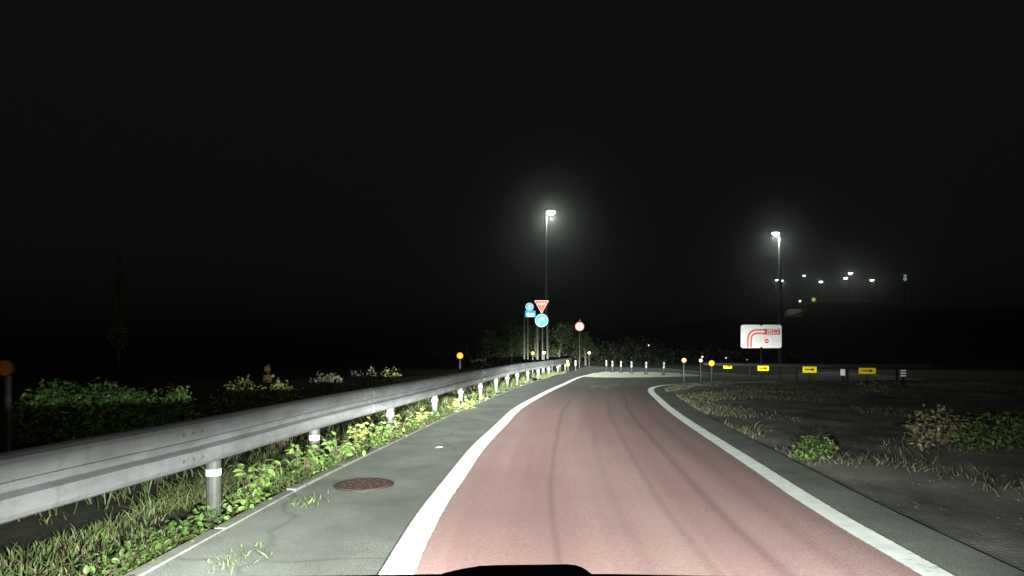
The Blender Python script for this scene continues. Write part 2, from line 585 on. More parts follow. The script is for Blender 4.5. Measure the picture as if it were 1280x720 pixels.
RAIL = [(-2.9, -1), (-2.58, 3.03), (-2.36, 4.53), (-2.2, 6.3), (-1.98, 8.04), (-1.78, 9.3), (-1.52, 11.2), (-1.2, 13.6), (-.85, 16), (-.42, 18.9),
        (.03, 22), (.55, 25), (1.25, 28), (2.3, 33), (4.0, 41)]
far_edge = [(11.3, 43.5), (11.9, 36), (13.2, 31.5), (15.5, 33), (17.5, 36), (20, 37), (19.6, 31), (18.2, 26.2), (15, 26.0), (10.8, 25.3)]
rl = smooth_path(RIGHT_LINE[:-1], 0.4)
rn = normals(rl)
right_edge = []
for p, n in zip(rl, rn):
    w = 0.55 if p.y < 19 else 0.40
    right_edge.append(p + n * w)
le = smooth_path(LEFT_EDGE, 0.5)
outline = [(p.x, p.y) for p in le] + far_edge + [(p.x, p.y) for p in reversed(right_edge)]
mb = MB()
n = len(outline)
top = [(x, y, 0.0) for x, y in outline]
bot = [(x, y, -0.09) for x, y in outline]
me = bpy.data.meshes.new('road')
bm = bmesh.new()
tv = [bm.verts.new(p) for p in top]
bv = [bm.verts.new(p) for p in bot]
for i in range(n):
    bm.faces.new((tv[i], tv[(i + 1) % n], bv[(i + 1) % n], bv[i]))
fc = bm.faces.new(tv)
bmesh.ops.triangulate(bm, faces=[fc])
bmesh.ops.recalc_face_normals(bm, faces=bm.faces)
bm.to_mesh(me)
bm.free()
me.materials.append(M['asphalt'])
o = bpy.data.objects.new('road', me)
C.objects.link(o)
tag(o, 'grey weathered asphalt of ramp shoulder and crossing road', kind='structure')


def strip(name, path, w0, w1, z, m, offs=None):
    """ribbon along path between lateral offsets w0..w1"""
    nn = normals(path)
    v, f, uvs = [], [], []
    s = 0
    for i, (p, q) in enumerate(zip(path, nn)):
        if i: s += (p - path[i - 1]).length
        a, b_ = p + q * w0, p + q * w1
        v += [(a.x, a.y, z), (b_.x, b_.y, z)]
        uvs += [(0, s), (1, s)]
    for i in range(len(path) - 1):
        f.append((2 * i, 2 * i + 1, 2 * i + 3, 2 * i + 2))
    me = bpy.data.meshes.new(name)
    me.from_pydata(v, [], f)
    ul = me.uv_layers.new(name='UVMap')
    for L in me.loops:
        ul.data[L.index].uv = uvs[L.vertex_index]
    me.materials.append(m)
    o = bpy.data.objects.new(name, me)
    C.objects.link(o)
    o['kind'] = 'structure'
    return o


ll = smooth_path(LEFT_LINE, 0.4)
strip('left_edge_line', ll, -0.105, 0.105, 0.008, M['line'])['label'] = 'white edge line left of the red lane'
strip('right_edge_line', smooth_path(RIGHT_LINE[:-1], 0.3), -0.10, 0.10, 0.008, M['line'])['label'] = 'white edge line curving round the gravel nose'

# red lane between the two lines
LL = [p for p in ll if p.y < 25]
RR = smooth_path(RIGHT_LINE[:12], 0.3)


def resample(path, n):
    d = [0]
    for a, b_ in zip(path, path[1:]):
        d.append(d[-1] + (b_ - a).length)
    out = []
    for k in range(n):
        t = d[-1] * k / (n - 1)
        i = max(j for j in range(len(d)) if d[j] <= t + 1e-9)
        i = min(i, len(path) - 2)
        out.append(path[i].lerp(path[i + 1], (t - d[i]) / (d[i + 1] - d[i] + 1e-9)))
    return out


ys = [-4 + k * 0.35 for k in range(76)]


def x_at(path, y):
    for a, b_ in zip(path, path[1:]):
        if a.y <= y <= b_.y:
            return a.x + (b_.x - a.x) * (y - a.y) / (b_.y - a.y + 1e-9)
    return path[-1].x


v, f, uvs = [], [], []
NU = 8
RRl = [p for p in rl]
for y in ys:
    if y > 22.2: break
    xa, xb = x_at(ll, y) + 0.05, x_at(RRl, y) - 0.05
    for k in range(NU + 1):
        v.append((xa + (xb - xa) * k / NU, y, 0.004))
        uvs.append((k / NU, y))
rows = len(v) // (NU + 1)
for i in range(rows - 1):
    for k in range(NU):
        a = i * (NU + 1) + k
        f.append((a, a + 1, a + NU + 2, a + NU + 1))
me = bpy.data.meshes.new('red_lane')
me.from_pydata(v, [], f)
ul = me.uv_layers.new(name='UVMap')
for L in me.loops:
    ul.data[L.index].uv = uvs[L.vertex_index]
me.materials.append(M['red'])
o = bpy.data.objects.new('red_lane', me)
C.objects.link(o)
tag(o, 'worn red anti-skid lane with darker seams', kind='structure')

# junction pavement with lamp light painted into its pale colour, outer line, give-way fragments
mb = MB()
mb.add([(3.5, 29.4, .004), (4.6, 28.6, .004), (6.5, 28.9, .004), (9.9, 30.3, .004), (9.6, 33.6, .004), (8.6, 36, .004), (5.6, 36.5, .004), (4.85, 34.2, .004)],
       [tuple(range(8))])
tag(mb.build('painted_lamp_pool', M['pale']), 'pale pavement band in front of the posts, lamp light put into its colour', kind='structure')
strip('far_edge_line', smooth_path([(10.9, 43), (11.3, 38), (11.5, 33), (11.9, 29.5), (12.6, 27.4), (14.4, 26.7), (17.2, 26.5)], .5), -.1, .1, .008,
      M['worn'])['label'] = 'thin pale line beside the board rail'
mb = MB()
for cx, cy, w, d, a in ((2.98, 21.6, .40, .9, .35), (3.55, 21.9, .9, .55, .1), (3.25, 20.7, .42, .5, -.2), (3.95, 23.0, .5, .5, .7), (2.75, 20.6, .22, .5, .2)):
    pts = []
    for k in range(9):
        an = 2 * PI * k / 9
        r = random.uniform(.8, 1.1)
        pts.append((cx + math.cos(an + a) * w / 2 * r, cy + math.sin(an + a) * d / 2 * r, .009))
    mb.add(pts, [tuple(range(9))])
tag(mb.build('worn_road_marking', M['worn']), 'fragments of a worn white marking on the lane', kind='structure')


# ground terrain: one sheet to the horizon, rising to the right far away
def sst(a, b_, x):
    t = np.clip((x - a) / (b_ - a), 0, 1)
    return t * t * (3 - 2 * t)


def ground_h(x, y):
    x = np.asarray(x, float); y = np.asarray(y, float)
    hill = sst(60, 150, y) * sst(25, 75, x) * 12 + sst(150, 600, y) * sst(-200, 300, x) * 8
    hill = hill + 3.9 * np.exp(-((x - 56) / 22) ** 2 - ((y - 122) / 9) ** 2)
    return -0.10 + hill - 0.5 * sst(3, 12, -x - 2.5 + np.clip(y, 0, 60) * 0.12)


xs_ = np.concatenate([-np.geomspace(1500, 40, 16), np.linspace(-36, 36, 73), np.geomspace(40, 1500, 30)])
ys_ = np.concatenate([[-60, -20], np.linspace(-6, 60, 67), np.geomspace(63, 3000, 40)])
XX, YY = np.meshgrid(xs_, ys_)
ZZ = ground_h(XX, YY)
nx, ny = len(xs_), len(ys_)
verts = np.stack([XX.ravel(), YY.ravel(), ZZ.ravel()], 1)
faces = [(j * nx + i, j * nx + i + 1, (j + 1) * nx + i + 1, (j + 1) * nx + i) for j in range(ny - 1) for i in range(nx - 1)]
me = bpy.data.meshes.new('ground')
me.from_pydata(verts.tolist(), [], faces)
me.materials.append(M['soil'])
o = bpy.data.objects.new('ground', me)
C.objects.link(o)
tag(o, 'dark soil and grass ground to the horizon', kind='structure')

# gravel gore inside the bend
import mathutils.noise as mn


def gore_h(x, y):
    return -0.030 + 0.035 * mn.noise(Vector((x * 1.1, y * 1.1, 0))) + 0.02 * mn.noise(Vector((x * 4, y * 4, 3)))


re_ = [p for p in right_edge]
v, f = [], []
rowsy = np.linspace(0, 25.2, 95)
NC = 60
for y in rowsy:
    x0 = None
    for a, b_ in zip(re_, re_[1:]):
        if a.y <= y <= b_.y:
            x0 = a.x + (b_.x - a.x) * (y - a.y) / (b_.y - a.y + 1e-9)
    if x0 is None:
        x0 = re_[-1].x
    x0 -= 0.05
    for k in range(NC + 1):
        t = k / NC
        x = x0 + (20 - x0) * t ** 1.6
        z = gore_h(x, y)
        z = min(z, -0.012) if k < 3 else z
        v.append((x, y, -0.045 if k == 0 else z))
for j in range(len(rowsy) - 1):
    for k in range(NC):
        a = j * (NC + 1) + k
        f.append((a, a + 1, a + NC + 2, a + NC + 1))
me = bpy.data.meshes.new('gravel_ground')
me.from_pydata(v, [], f)
for p in me.polygons: p.use_smooth = True
me.materials.append(M['gravel'])
o = bpy.data.objects.new('gravel_ground', me)
C.objects.link(o)
tag(o, 'dark gravel ground inside the bend', kind='structure')

# pebbles on the gore
mb = MB()
for i in range(1500):
    y = random.uniform(3, 24)
    x = x_at(re_, y) + 0.05 + abs(random.gauss(0, 2.6))
    if x > 18: continue
    r = random.uniform(.006, .018) * (1 if random.random() < .95 else 1.8)
    z = gore_h(x, y)
    s = [random.uniform(.7, 1.3) for _ in range(6)]
    mb.add([(x + r * s[0], y, z), (x, y + r * s[1], z), (x - r * s[2], y, z), (x, y - r * s[3], z), (x, y, z + r * .4 * s[4])],
           [(0, 1, 4), (1, 2, 4), (2, 3, 4), (3, 0, 4)])
tag(mb.build('gravel', M['gravel']), 'loose dark stones on the bare ground inside the bend', 'gravel', kind='stuff')

# concrete edging along the left shoulder: separate stones
stone = MB()
stone.box((0, 0, 0), (0.09, 1.15, 0.12))
first = None
kerb = empty('kerb', (0, 0, 0))
tag(kerb, 'low concrete edging stones between shoulder and weeds', kind='structure')
ke = smooth_path(LEFT_EDGE, 0.05)
acc, last = 0, ke[0]
cnt = 0
i0 = 0
while i0 < len(ke) - 25 and cnt < 40:
    a = ke[i0]
    j = i0
    while j < len(ke) - 1 and (ke[j] - a).length < 1.17: j += 1
    b_ = ke[j]
    if a.y > 1 and a.y < 26:
        if first is None:
            first = stone.build('kerb_stone', M['concrete'], kerb)
            bvm = first
        else:
            bvm = first.copy()
            C.objects.link(bvm)
        mid = (a + b_) / 2
        bvm.location = (mid.x - 0.05, mid.y, -0.048 + random.uniform(0, .016))
        bvm.rotation_euler = (0, 0, -math.atan2(b_.x - a.x, b_.y - a.y) + random.uniform(-.012, .012))
        cnt += 1
    i0 = j

# ------------------------------------------------------------------ left guardrail
rp = smooth_path(RAIL, 0.25)
W_PROF = [(0.0, 0.785), (0.035, 0.777), (0.068, 0.760), (0.083, 0.735), (0.086, 0.685), (0.078, 0.652), (0.022, 0.630), (0.012, 0.608), (0.022, 0.586),
          (0.078, 0.564), (0.086, 0.531), (0.083, 0.478), (0.068, 0.453), (0.035, 0.436), (0.0, 0.428)]


def dist_table(path):
    d = [0]
    for a, b_ in zip(path, path[1:]): d.append(d[-1] + (b_ - a).length)
    return d


def at_dist(path, D, s):
    s = min(max(s, 0), D[-1] - 1e-4)
    lo_ = 0
    for i in range(len(D) - 1):
        if D[i] <= s <= D[i + 1]:
            lo_ = i
            break
    t = (s - D[lo_]) / (D[lo_ + 1] - D[lo_] + 1e-9)
    p = path[lo_].lerp(path[lo_ + 1], t)
    tg = (path[lo_ + 1] - path[lo_]).normalized()
    return p, Vector((tg.y, -tg.x, 0))


def s_at_y(path, D, y):
    for i in range(len(path) - 1):
        if path[i].y <= y <= path[i + 1].y:
            return D[i] + (D[i + 1] - D[i]) * (y - path[i].y) / (path[i + 1].y - path[i].y)
    return D[-1]


def beam(name, path, D, s0, s1, lap, m, parent, side=1, hs=1.0, z0=0.0):
    mb = MB()
    n_ = max(2, int((s1 - s0) / 0.35))
    np_ = len(W_PROF)
    T = 0.004
    for i in range(n_ + 1):
        p, q = at_dist(path, D, s0 + (s1 - s0) * i / n_)
        for o_, z in W_PROF:
            c = p + q * side * (o_ + lap)
            mb.v.append((c.x, c.y, z0 + z * hs))
        for o_, z in W_PROF:
            c = p + q * side * (o_ + lap - T)
            mb.v.append((c.x, c.y, z0 + z * hs))
    st = 2 * np_
    for i in range(n_):
        for k in range(np_ - 1):
            a = i * st + k
            mb.f.append((a, a + 1, a + 1 + st, a + st))
            b_ = a + np_
            mb.f.append((b_ + st, b_ + 1 + st, b_ + 1, b_))
        for k in (0, np_ - 1):
            a = i * st + k
            mb.f.append((a, a + st, a + st + np_, a + np_))
    for i in (0, n_):
        for k in range(np_ - 1):
            a = i * st + k
            mb.f.append((a, a + 1, a + 1 + np_, a + np_))
    return mb.build(name, m, parent, smooth=False)


D = dist_table(rp)
gr = empty('guardrail', (-2.5, 4, 0))
tag(gr, 'long grey steel guardrail with double-ridged beams along the left shoulder', 'guardrail')
gr.location = (0, 0, 0)
s = s_at_y(rp, D, 0.2)
k = 0
joints = []
while s < D[-1] - 1:
    e = min(s + 4.32, D[-1])
    bo = beam('rail_beam', rp, D, s, e, 0.0 if k % 2 else 0.009, M['steel'], gr)
    joints.append(e - 0.16)
    s = e - 0.32
    k += 1
# bolts at the laps
for js in joints:
    for ds in (-.1, .0, .1):
        for z in (0.70, 0.515):
            p, q = at_dist(rp, D, js + ds)
            c = p + q * 0.089
            b_ = MB()
            b_.tube([(0, 0, 0), (q.x * .012, q.y * .012, 0)], [.014, .011], 6)
            b_.build('bolt', M['post'], gr, loc=(c.x, c.y, z))
post_y = [2.1, 4.8, 6.7, 9.15, 11.7, 14.0, 16.3, 18.75, 21.1, 23.4, 25.8, 28.2, 31.5, 35, 38.5]
pproto = None
for y in post_y:
    p, q = at_dist(rp, D, s_at_y(rp, D, y))
    c = p - q * 0.055
    if pproto is None:
        b_ = MB()
        b_.tube([(0, 0, -.3), (0, 0, .74), (0, 0, .755)], [.057, .057, .04], 14)
        pproto = b_.build('post', M['post'], gr, smooth=False)
        b_ = MB()
        b_.tube([(0, 0, .30), (0, 0, .355)], .0595, 14)
        bo = b_.build('reflective_band', M['band'], pproto)
        b_ = MB()
        b_.box((.032, 0, .61), (.05, .08, .20))
        b_.build('bracket', M['steel'], pproto)
        pp = pproto
    else:
        pp = pproto.copy()
        C.objects.link(pp)
        for ch in pproto.children:
            cc = ch.copy()
            C.objects.link(cc)
            cc.parent = pp
    pp.location = (c.x, c.y, 0)
    pp.rotation_euler = (0, 0, math.atan2(q.y, q.x))


# ------------------------------------------------------------------ vegetation builders
def blades(name, pts, m, h=(.15, .4), w=.006, lean=.35, parent=None):
    v, f = [], []
    for (x, y, z) in pts:
        a = random.uniform(0, 2 * PI)
        hh = random.uniform(*h) * (0.45 if (x < 0 and y < 5) else 1)
        la = random.uniform(0, 2 * PI)
        L = hh * random.uniform(.1, lean * 2)
        dx, dy = math.cos(a) * w * random.uniform(.6, 1.5), math.sin(a) * w
        lx, ly = math.cos(la) * L, math.sin(la) * L
        o_ = len(v)
        v += [(x - dx, y - dy, z), (x + dx, y + dy, z), (x + dx * .8 + lx * .35, y + dy * .8 + ly * .35, z + hh * .6),
              (x - dx * .8 + lx * .35, y - dy * .8 + ly * .35, z + hh * .6), (x + lx, y + ly, z + hh)]
        f += [(o_, o_ + 1, o_ + 2, o_ + 3), (o_ + 3, o_ + 2, o_ + 4)]
    me = bpy.data.meshes.new(name)
    me.from_pydata(v, [], f)
    me.materials.append(m)
    o_ = bpy.data.objects.new(name, me)
    C.objects.link(o_)
    if parent: o_.parent = parent
    return o_


def leaf_geo(size):
    """pointed oval leaf folded along its midrib, base at origin pointing +x"""
    s = size
    v = [(0, 0, 0), (.3 * s, .26 * s, .05 * s), (.65 * s, .24 * s, .04 * s), (s, 0, -.10 * s), (.65 * s, -.24 * s, .04 * s), (.3 * s, -.26 * s, .05 * s), (.5 * s, 0, -.01 * s)]
    f = [(0, 6, 1), (1, 6, 2), (2, 6, 3), (3, 6, 4), (4, 6, 5), (5, 6, 0)]
    return v, f


def foliage(name, blobs, n_, size, m, parent=None, flat=0.5, seed=0):
    """leaves spread through a set of ellipsoid clumps [(cx,cy,cz,rx,ry,rz)]"""
    R = np.random.default_rng(seed)
    lv, lf = leaf_geo(1.0)
    lv = np.array(lv)
    wts = np.array([b[3] * b[4] * b[5] for b in blobs]) ** .7
    wts /= wts.sum()
    V, F = [], []
    for i in range(n_):
        b = blobs[R.choice(len(blobs), p=wts)]
        d = R.normal(size=3); d /= np.linalg.norm(d)
        r = R.uniform(.35, 1.0) ** .6
        c = np.array(b[:3]) + d * r * np.array(b[3:])
        sc = size * R.uniform(.55, 1.3)
        e = Matrix.Rotation(R.uniform(0, 2 * PI), 3, 'Z') @ Matrix.Rotation(R.normal(0.2, flat), 3, 'Y') @ Matrix.Rotation(R.normal(0, flat), 3, 'X')
        E = np.array(e)
        vv = (lv * sc) @ E.T + c
        o_ = len(V)
        V += vv.tolist()
        F += [tuple(a + o_ for a in q) for q in lf]
    me = bpy.data.meshes.new(name)
    me.from_pydata(V, [], F)
    me.materials.append(m)
    o_ = bpy.data.objects.new(name, me)
    C.objects.link(o_)
    if parent: o_.parent = parent
    return o_


_leafmesh = {}


def big_leaf_plant(name, loc, h, spread, n_, size, m, label, group, seed=0):
    """weed with its leaves as single parts on bent stems"""
    R = random.Random(seed)
    t = empty(name, loc)
    tag(t, label, 'weed', group)
    key = (m.name, size)
    if key not in _leafmesh:
        v, f = leaf_geo(size)
        me = bpy.data.meshes.new('leaf')
        me.from_pydata(v, [], f)
        me.materials.append(m)
        _leafmesh[key] = me
    st = MB()
    for k in range(max(3, n_ // 7)):
        a = R.uniform(0, 2 * PI)
        rr = R.uniform(.15, 1) * spread
        top_ = Vector((math.cos(a) * rr, math.sin(a) * rr, h * R.uniform(.55, 1.0)))
        midp = Vector((top_.x * .35, top_.y * .35, top_.z * .65))
        st.tube([(0, 0, 0), midp, top_], [.006, .004, .002], 5)
        for q in range(7):
            u = R.uniform(.35, 1.0)
            p = midp.lerp(top_, (u - .35) / .65)
            lo_ = bpy.data.objects.new('leaf', _leafmesh[key])
            C.objects.link(lo_)
            lo_.parent = t
            lo_.location = p
            sc = R.uniform(.6, 1.2)
            lo_.scale = (sc, sc, sc)
            lo_.rotation_euler = (R.gauss(0, .5), R.gauss(.1, .45), R.uniform(0, 2 * PI))
    st.build('stem', M['bark'], t)
    return t


def weed_clump(name, loc, blobs, n_, size, m, label, cat='weed', group=None, seed=0, stems=5):
    t = empty(name, loc)
    tag(t, label, cat, group)
    foliage('foliage', blobs, n_, size, m, t, seed=seed)
    st = MB()
    for k in range(stems):
        b_ = blobs[k % len(blobs)]
        st.tube([(b_[0] * .3, b_[1] * .3, 0), (b_[0] * .7, b_[1] * .7, b_[2] * .6), (b_[0], b_[1], b_[2] + b_[5] * .5)], [.012, .008, .004], 5)
    st.build('stem', M['bark'], t)
    return t


def rail_x(y):
    return x_at(rp, y)


# low grass strip between rail and shoulder, and behind the rail
pts, ptsd = [], []
for i in range(34000):
    y = 1.2 + 34 * random.random() ** 1.7
    xl, xr = rail_x(y) - .9, x_at(le, y) - .06
    x = xr - (xr - xl) * random.random() ** 1.2
    if i % 5 == 0: x = xl - random.uniform(-.3, 2.2)
    if y < 9 and x > xr - .18 and random.random() < .75: continue
    dens = mn.noise(Vector((x * 1.5, y * 0.9, 5)))
    if dens < -.30 + (0.1 if y < 5.5 else -.15 if y < 15 else .3) + .2 * random.random(): continue
    (pts if random.random() < .72 else ptsd).append((x, y, -0.09))
tag(blades('grass', pts, M['blade_u'], (.07, .24), .0055, .55), 'green grass under the guardrail', 'grass', kind='stuff')
tag(blades('dry_grass', ptsd, M['dry_u'], (.05, .20), .005, .9), 'dry grass under the guardrail', 'grass', kind='stuff')

W = 'broad-leaved weeds along the guardrail'
spec = [  # px base x, depth, height, spread, leaves, size, mat, label
    (-2.30, 5.35, .44, .36, 98, .085, 'leaf', 'leafy green weed under the beam just past the wide near post'),
    (-2.16, 6.15, .42, .34, 84, .095, 'leaf', 'tallest broad-leaved weed touching the lower edge of the beam'),
    (-2.02, 6.95, .44, .36, 105, .085, 'leaf', 'bright green weed beside the second post from the camera'),
    (-1.98, 7.7, .46, .34, 98, .08, 'leaf_y', 'yellow-green weed half under the beam past the second post'),
    (-1.86, 8.5, .44, .34, 98, .075, 'leaf', 'green weed spilling onto the shoulder before the third post'),
    (-1.78, 9.5, .42, .32, 91, .07, 'leaf_y', 'pale yellow-green weed at the foot of the third post'),
    (-1.62, 10.4, .40, .30, 84, .07, 'leaf_y', 'thin weed between the third and fourth posts'),
    (-1.20, 12.9, .38, .36, 84, .075, 'leaf_y', 'bright yellow-green weed bulging out past the fourth post'),
    (-1.0, 14.0, .36, .34, 77, .075, 'leaf', 'bright weed in front of the fifth post'),
    (-.72, 15.2, .26, .25, 49, .07, 'leaf_y', 'low weed ending the bright clump on the shoulder'),
]
for i, (x, y, h, sp, nl, sz, mm, lab) in enumerate(spec):
    big_leaf_plant('roadside_weed', (x, y, -.09), h, sp, nl, sz, M[mm], lab, W, seed=i)
# lower, sparser weeds nearer the camera and filler
for i, (x, y, r, n_, mm, lab) in enumerate([
    (-2.42, 3.4, .30, 260, 'leaf_d', 'low dark weed patch under the beam nearest the camera'),
    (-2.35, 4.2, .25, 240, 'leaf_d', 'low weed patch in front of the wide near post'),
    (-2.30, 4.95, .26, 300, 'leaf', 'low weed patch behind the wide near post'),
    (-2.22, 5.8, .25, 320, 'leaf_d', 'dark weed patch between the first two leafy weeds'),
    (-2.12, 6.6, .24, 320, 'leaf', 'low green weed patch before the second post'),
    (-2.05, 7.4, .24, 300, 'leaf_d', 'dark weed patch just past the second post'),
    (-1.92, 8.2, .24, 300, 'leaf', 'low green weed patch at the middle of the weedy strip'),
    (-1.85, 9.0, .22, 300, 'leaf_y', 'yellowish weed patch just before the third post'),
    (-1.68, 10.0, .2, 260, 'leaf', 'low weed patch just past the third post'),
    (-1.5, 11.0, .2, 240, 'leaf_d', 'dark weed patch before the fourth post'),
    (-1.1, 13.5, .3, 420, 'leaf_y', 'low part of the bright clump past the fourth post'),
    (-1.05, 17.2, .2, 160, 'leaf_d', 'small dark weed patch below the sixth post'),
]):
    weed_clump('low_weed', (x, y, -.09), [(0, 0, .10, r, r * 1.4, .10), (r * .3, .2, .13, r * .5, r * .6, .12)], n_, .05, M[mm], lab, group='low weed patches under the rail', seed=50 + i)

# plants beyond the rail
BG = 'bushes behind the guardrail'
for i, (x, y, w, h, mm, nl, sz, lab) in enumerate([
    (-4.45, 6.2, .55, 1.02, 'bush_g', 2600, .05, 'wide bright green bush behind the rail on the far left'),
    (-3.75, 6.3, .36, 1.00, 'bush_g', 1500, .045, 'pale green bush joined to the right end of the wide bush'),
    (-3.75, 8.3, .42, .93, 'bush_y', 800, .06, 'yellow-green bush behind the rail beside the two amber markers'),
    (-3.2, 8.3, .28, .98, 'bush_y', 500, .06, 'small yellow-green bush leaning over the rail'),
    (-3.15, 10.2, .25, 1.02, 'bush_p', 480, .06, 'pale rounded bush behind the middle of the rail'),
    (-3.05, 12.8, .45, .95, 'bush_p', 500, .06, 'straggly pale bush behind the rail before the orange reflector'),
    (-2.45, 12.3, .20, 1.0, 'bush_y', 260, .06, 'small yellow bush at the tip of the straggly pale one'),
    (-6.2, 7.4, .7, .75, 'leaf_d', 700, .07, 'dark low bush at the left edge of the picture'),
]):
    g0 = float(ground_h(x, y))
    H = h - .02 - g0
    RB = random.Random(500 + i)
    b_ = [(0, .1, H * .4, w * .7, w * .7, H * .32)]
    for q in range(9):
        u = -1 + 2 * (q + RB.uniform(-.3, .3)) / 8
        rz = RB.uniform(.12, .24)
        top_ = H * (1 - .16 * u * u) + RB.uniform(-.10, .05)
        b_.append((u * w, RB.uniform(-.3, .3) * w, top_ - rz, w * RB.uniform(.2, .4), w * RB.uniform(.25, .45), rz))
    weed_clump('bush', (x, y, g0), b_, nl, sz, M[mm], lab, 'bush', BG, seed=80 + i, stems=8)

# gore vegetation
RG = 'plants on the gravel'
for i, (x, y, w, h, mm, nl, sz, lab) in enumerate([
    (3.62, 7.1, .26, .34, 'leaf', 330, .055, 'small green weed at the edge of the right shoulder'),
    (5.65, 8.0, .36, .62, 'dry', 520, .06, 'pale dry bush on the gravel beside the bleached branch'),
    (6.35, 7.8, .62, .55, 'leaf', 950, .06, 'dark green bush at the right edge of the picture'),
    (10.6, 17.5, .5, .55, 'dry', 260, .07, 'tall dry clump on the gravel below the striped post'),
]):
    b_ = [(0, 0, h * .6, w, w * .8, h * .4), (-w * .5, 0, h * .35, w * .6, w * .6, h * .3), (w * .5, .1, h * .4, w * .6, w * .5, h * .32)]
    weed_clump('bush', (x, y, -.03), b_, nl, sz, M[mm], lab, 'bush', RG, seed=120 + i)
pts, ptsd = [], []
for i in range(34000):
    y = 5 + 20 * random.random()
    x = x_at(re_, min(y, 24)) + .08 + 14 * random.random() ** 1.5
    d_ = mn.noise(Vector((x * .55, y * .45, 9))) + (.25 if y > 17 else 0)
    if d_ < .02 + .25 * random.random(): continue
    (pts if random.random() < .5 else ptsd).append((x, y, gore_h(x, y) - .01))
tag(blades('grass', pts, M['blade_d'], (.03, .12), .007, .8), 'patchy green grass on the gravel inside the bend', 'grass', kind='stuff')
tag(blades('dry_grass', ptsd, M['dry_d'], (.03, .13), .007, 1.0), 'patchy dry grass on the gravel inside the bend', 'grass', kind='stuff')
# tufts on the left shoulder
for i, (x, y, lab) in enumerate([(-1.78, 5.15, 'small grass tuft growing on the asphalt near the rusty manhole cover'),
                                 (-1.72, 3.75, 'small grass tuft on the shoulder at the bottom of the picture')]):
    t = empty('grass_tuft', (x, y, 0))
    tag(t, lab, 'grass tuft', 'tufts on the left shoulder')
    blades('blade_clump', [(random.gauss(0, .09), random.gauss(0, .12), 0) for _ in range(70)], M['blade'], (.02, .06), .004, 1.3, t)['kind'] = 'stuff'
# branch
b_ = MB()
b_.tube([(6.55, 10.3, .02), (6.3, 9.6, .09), (6.1, 9.0, .06), (6.0, 8.4, .03)], [.012, .028, .035, .02], 8)
b_.tube([(6.3, 9.6, .09), (6.6, 9.3, .16), (6.9, 9.2, .17)], [.016, .012, .006], 6)
tag(b_.build('fallen_branch', M['wood'], smooth=True), 'bleached fallen branch lying on the gravel at the right', 'branch')

# ------------------------------------------------------------------ manhole cover on the shoulder
t = empty('manhole_cover', (-1.43, 5.8, 0))
tag(t, 'rusty round manhole cover in the left shoulder', 'manhole cover')
b_ = MB()
b_.tube([(0, 0, -.02), (0, 0, .006)], .285, 32)
b_.build('frame', M['darksteel'], t)
b_ = MB()
b_.tube([(0, 0, -.01), (0, 0, .012)], .26, 32)
b_.build('lid', M['rust'], t)
b_ = MB()
for r0 in (.06, .13, .2):
    for k in range(int(r0 * 60)):
        a = 2 * PI * k / int(r0 * 60)
        b_.box((r0 * math.cos(a), r0 * math.sin(a), .013), (.022, .022, .003), Matrix.Rotation(a, 3, 'Z'))
b_.build('stud_pattern', M['rust'], t)['kind'] = 'stuff'
# pale scraps
for i, (x, y, a, lab) in enumerate([(-.97, 8.0, .3, 'tiny pale scrap lying on the left shoulder'),
                                    (-2.20, 3.95, .8, 'white scrap caught in the weeds before the wide near post')]):
    b_ = MB()
    b_.add([(-.06, -.02, 0), (.05, -.03, .008), (.07, .02, .004), (0, .04, .016), (-.05, .025, .006), (0, 0, .022)],
           [(0, 1, 5), (1, 2, 5), (2, 3, 5), (3, 4, 5), (4, 0, 5)])
    o = b_.build('litter_scrap', M['retro_dim'] if i else M['worn'], loc=(x, y, .004 if not i else -.03))
    o.rotation_euler = (0, 0, a)
    tag(o, lab, 'litter')


# ------------------------------------------------------------------ text helper
def text_mesh(txt, size, name, m, parent, loc, sx=1.0):
    cu = bpy.data.curves.new('lettering', 'FONT')
    cu.body = txt
    cu.size = size
    cu.align_x = 'CENTER'
    cu.align_y = 'CENTER'
    cu.extrude = 0.001
    cu.offset = size * 0.012
    tmp = bpy.data.objects.new('tmp', cu)
    C.objects.link(tmp)
    bpy.context.view_layer.update()
    dg = bpy.context.evaluated_depsgraph_get()
    me = bpy.data.meshes.new_from_object(tmp.evaluated_get(dg))
    bpy.data.objects.remove(tmp)
    me.materials.clear()
    me.materials.append(m)
    o_ = bpy.data.objects.new(name, me)
    C.objects.link(o_)
    o_.parent = parent
    o_.location = loc
    o_.rotation_euler = (PI / 2, 0, 0)
    o_.scale = (sx, 1, 1)
    return o_


def arrow_curve(pts, w, head, y0, y1, mb):
    """bent arrow from a centreline in x,z"""
    P = [Vector((a, 0, b2)) for a, b2 in pts]
    Lft, Rgt = [], []
    for i, p in enumerate(P):
        t_ = (P[min(i + 1, len(P) - 1)] - P[max(i - 1, 0)]).normalized()
        q = Vector((-t_.z, 0, t_.x))
        Lft.append(p + q * w / 2)
        Rgt.append(p - q * w / 2)
    for i in range(len(P) - 1):
        quad = [Lft[i], Lft[i + 1], Rgt[i + 1], Rgt[i]]
        mb.plate([(a.x, a.z) for a in quad], y0, y1)
    if head:
        t_ = (P[-1] - P[-2]).normalized()
        q = Vector((-t_.z, 0, t_.x))
        e = P[-1]
        mb.plate([(a.x, a.z) for a in (e + q * head * .6, e + t_ * head, e - q * head * .6)], y0, y1)


# ------------------------------------------------------------------ junction signs
SZ = 34.0
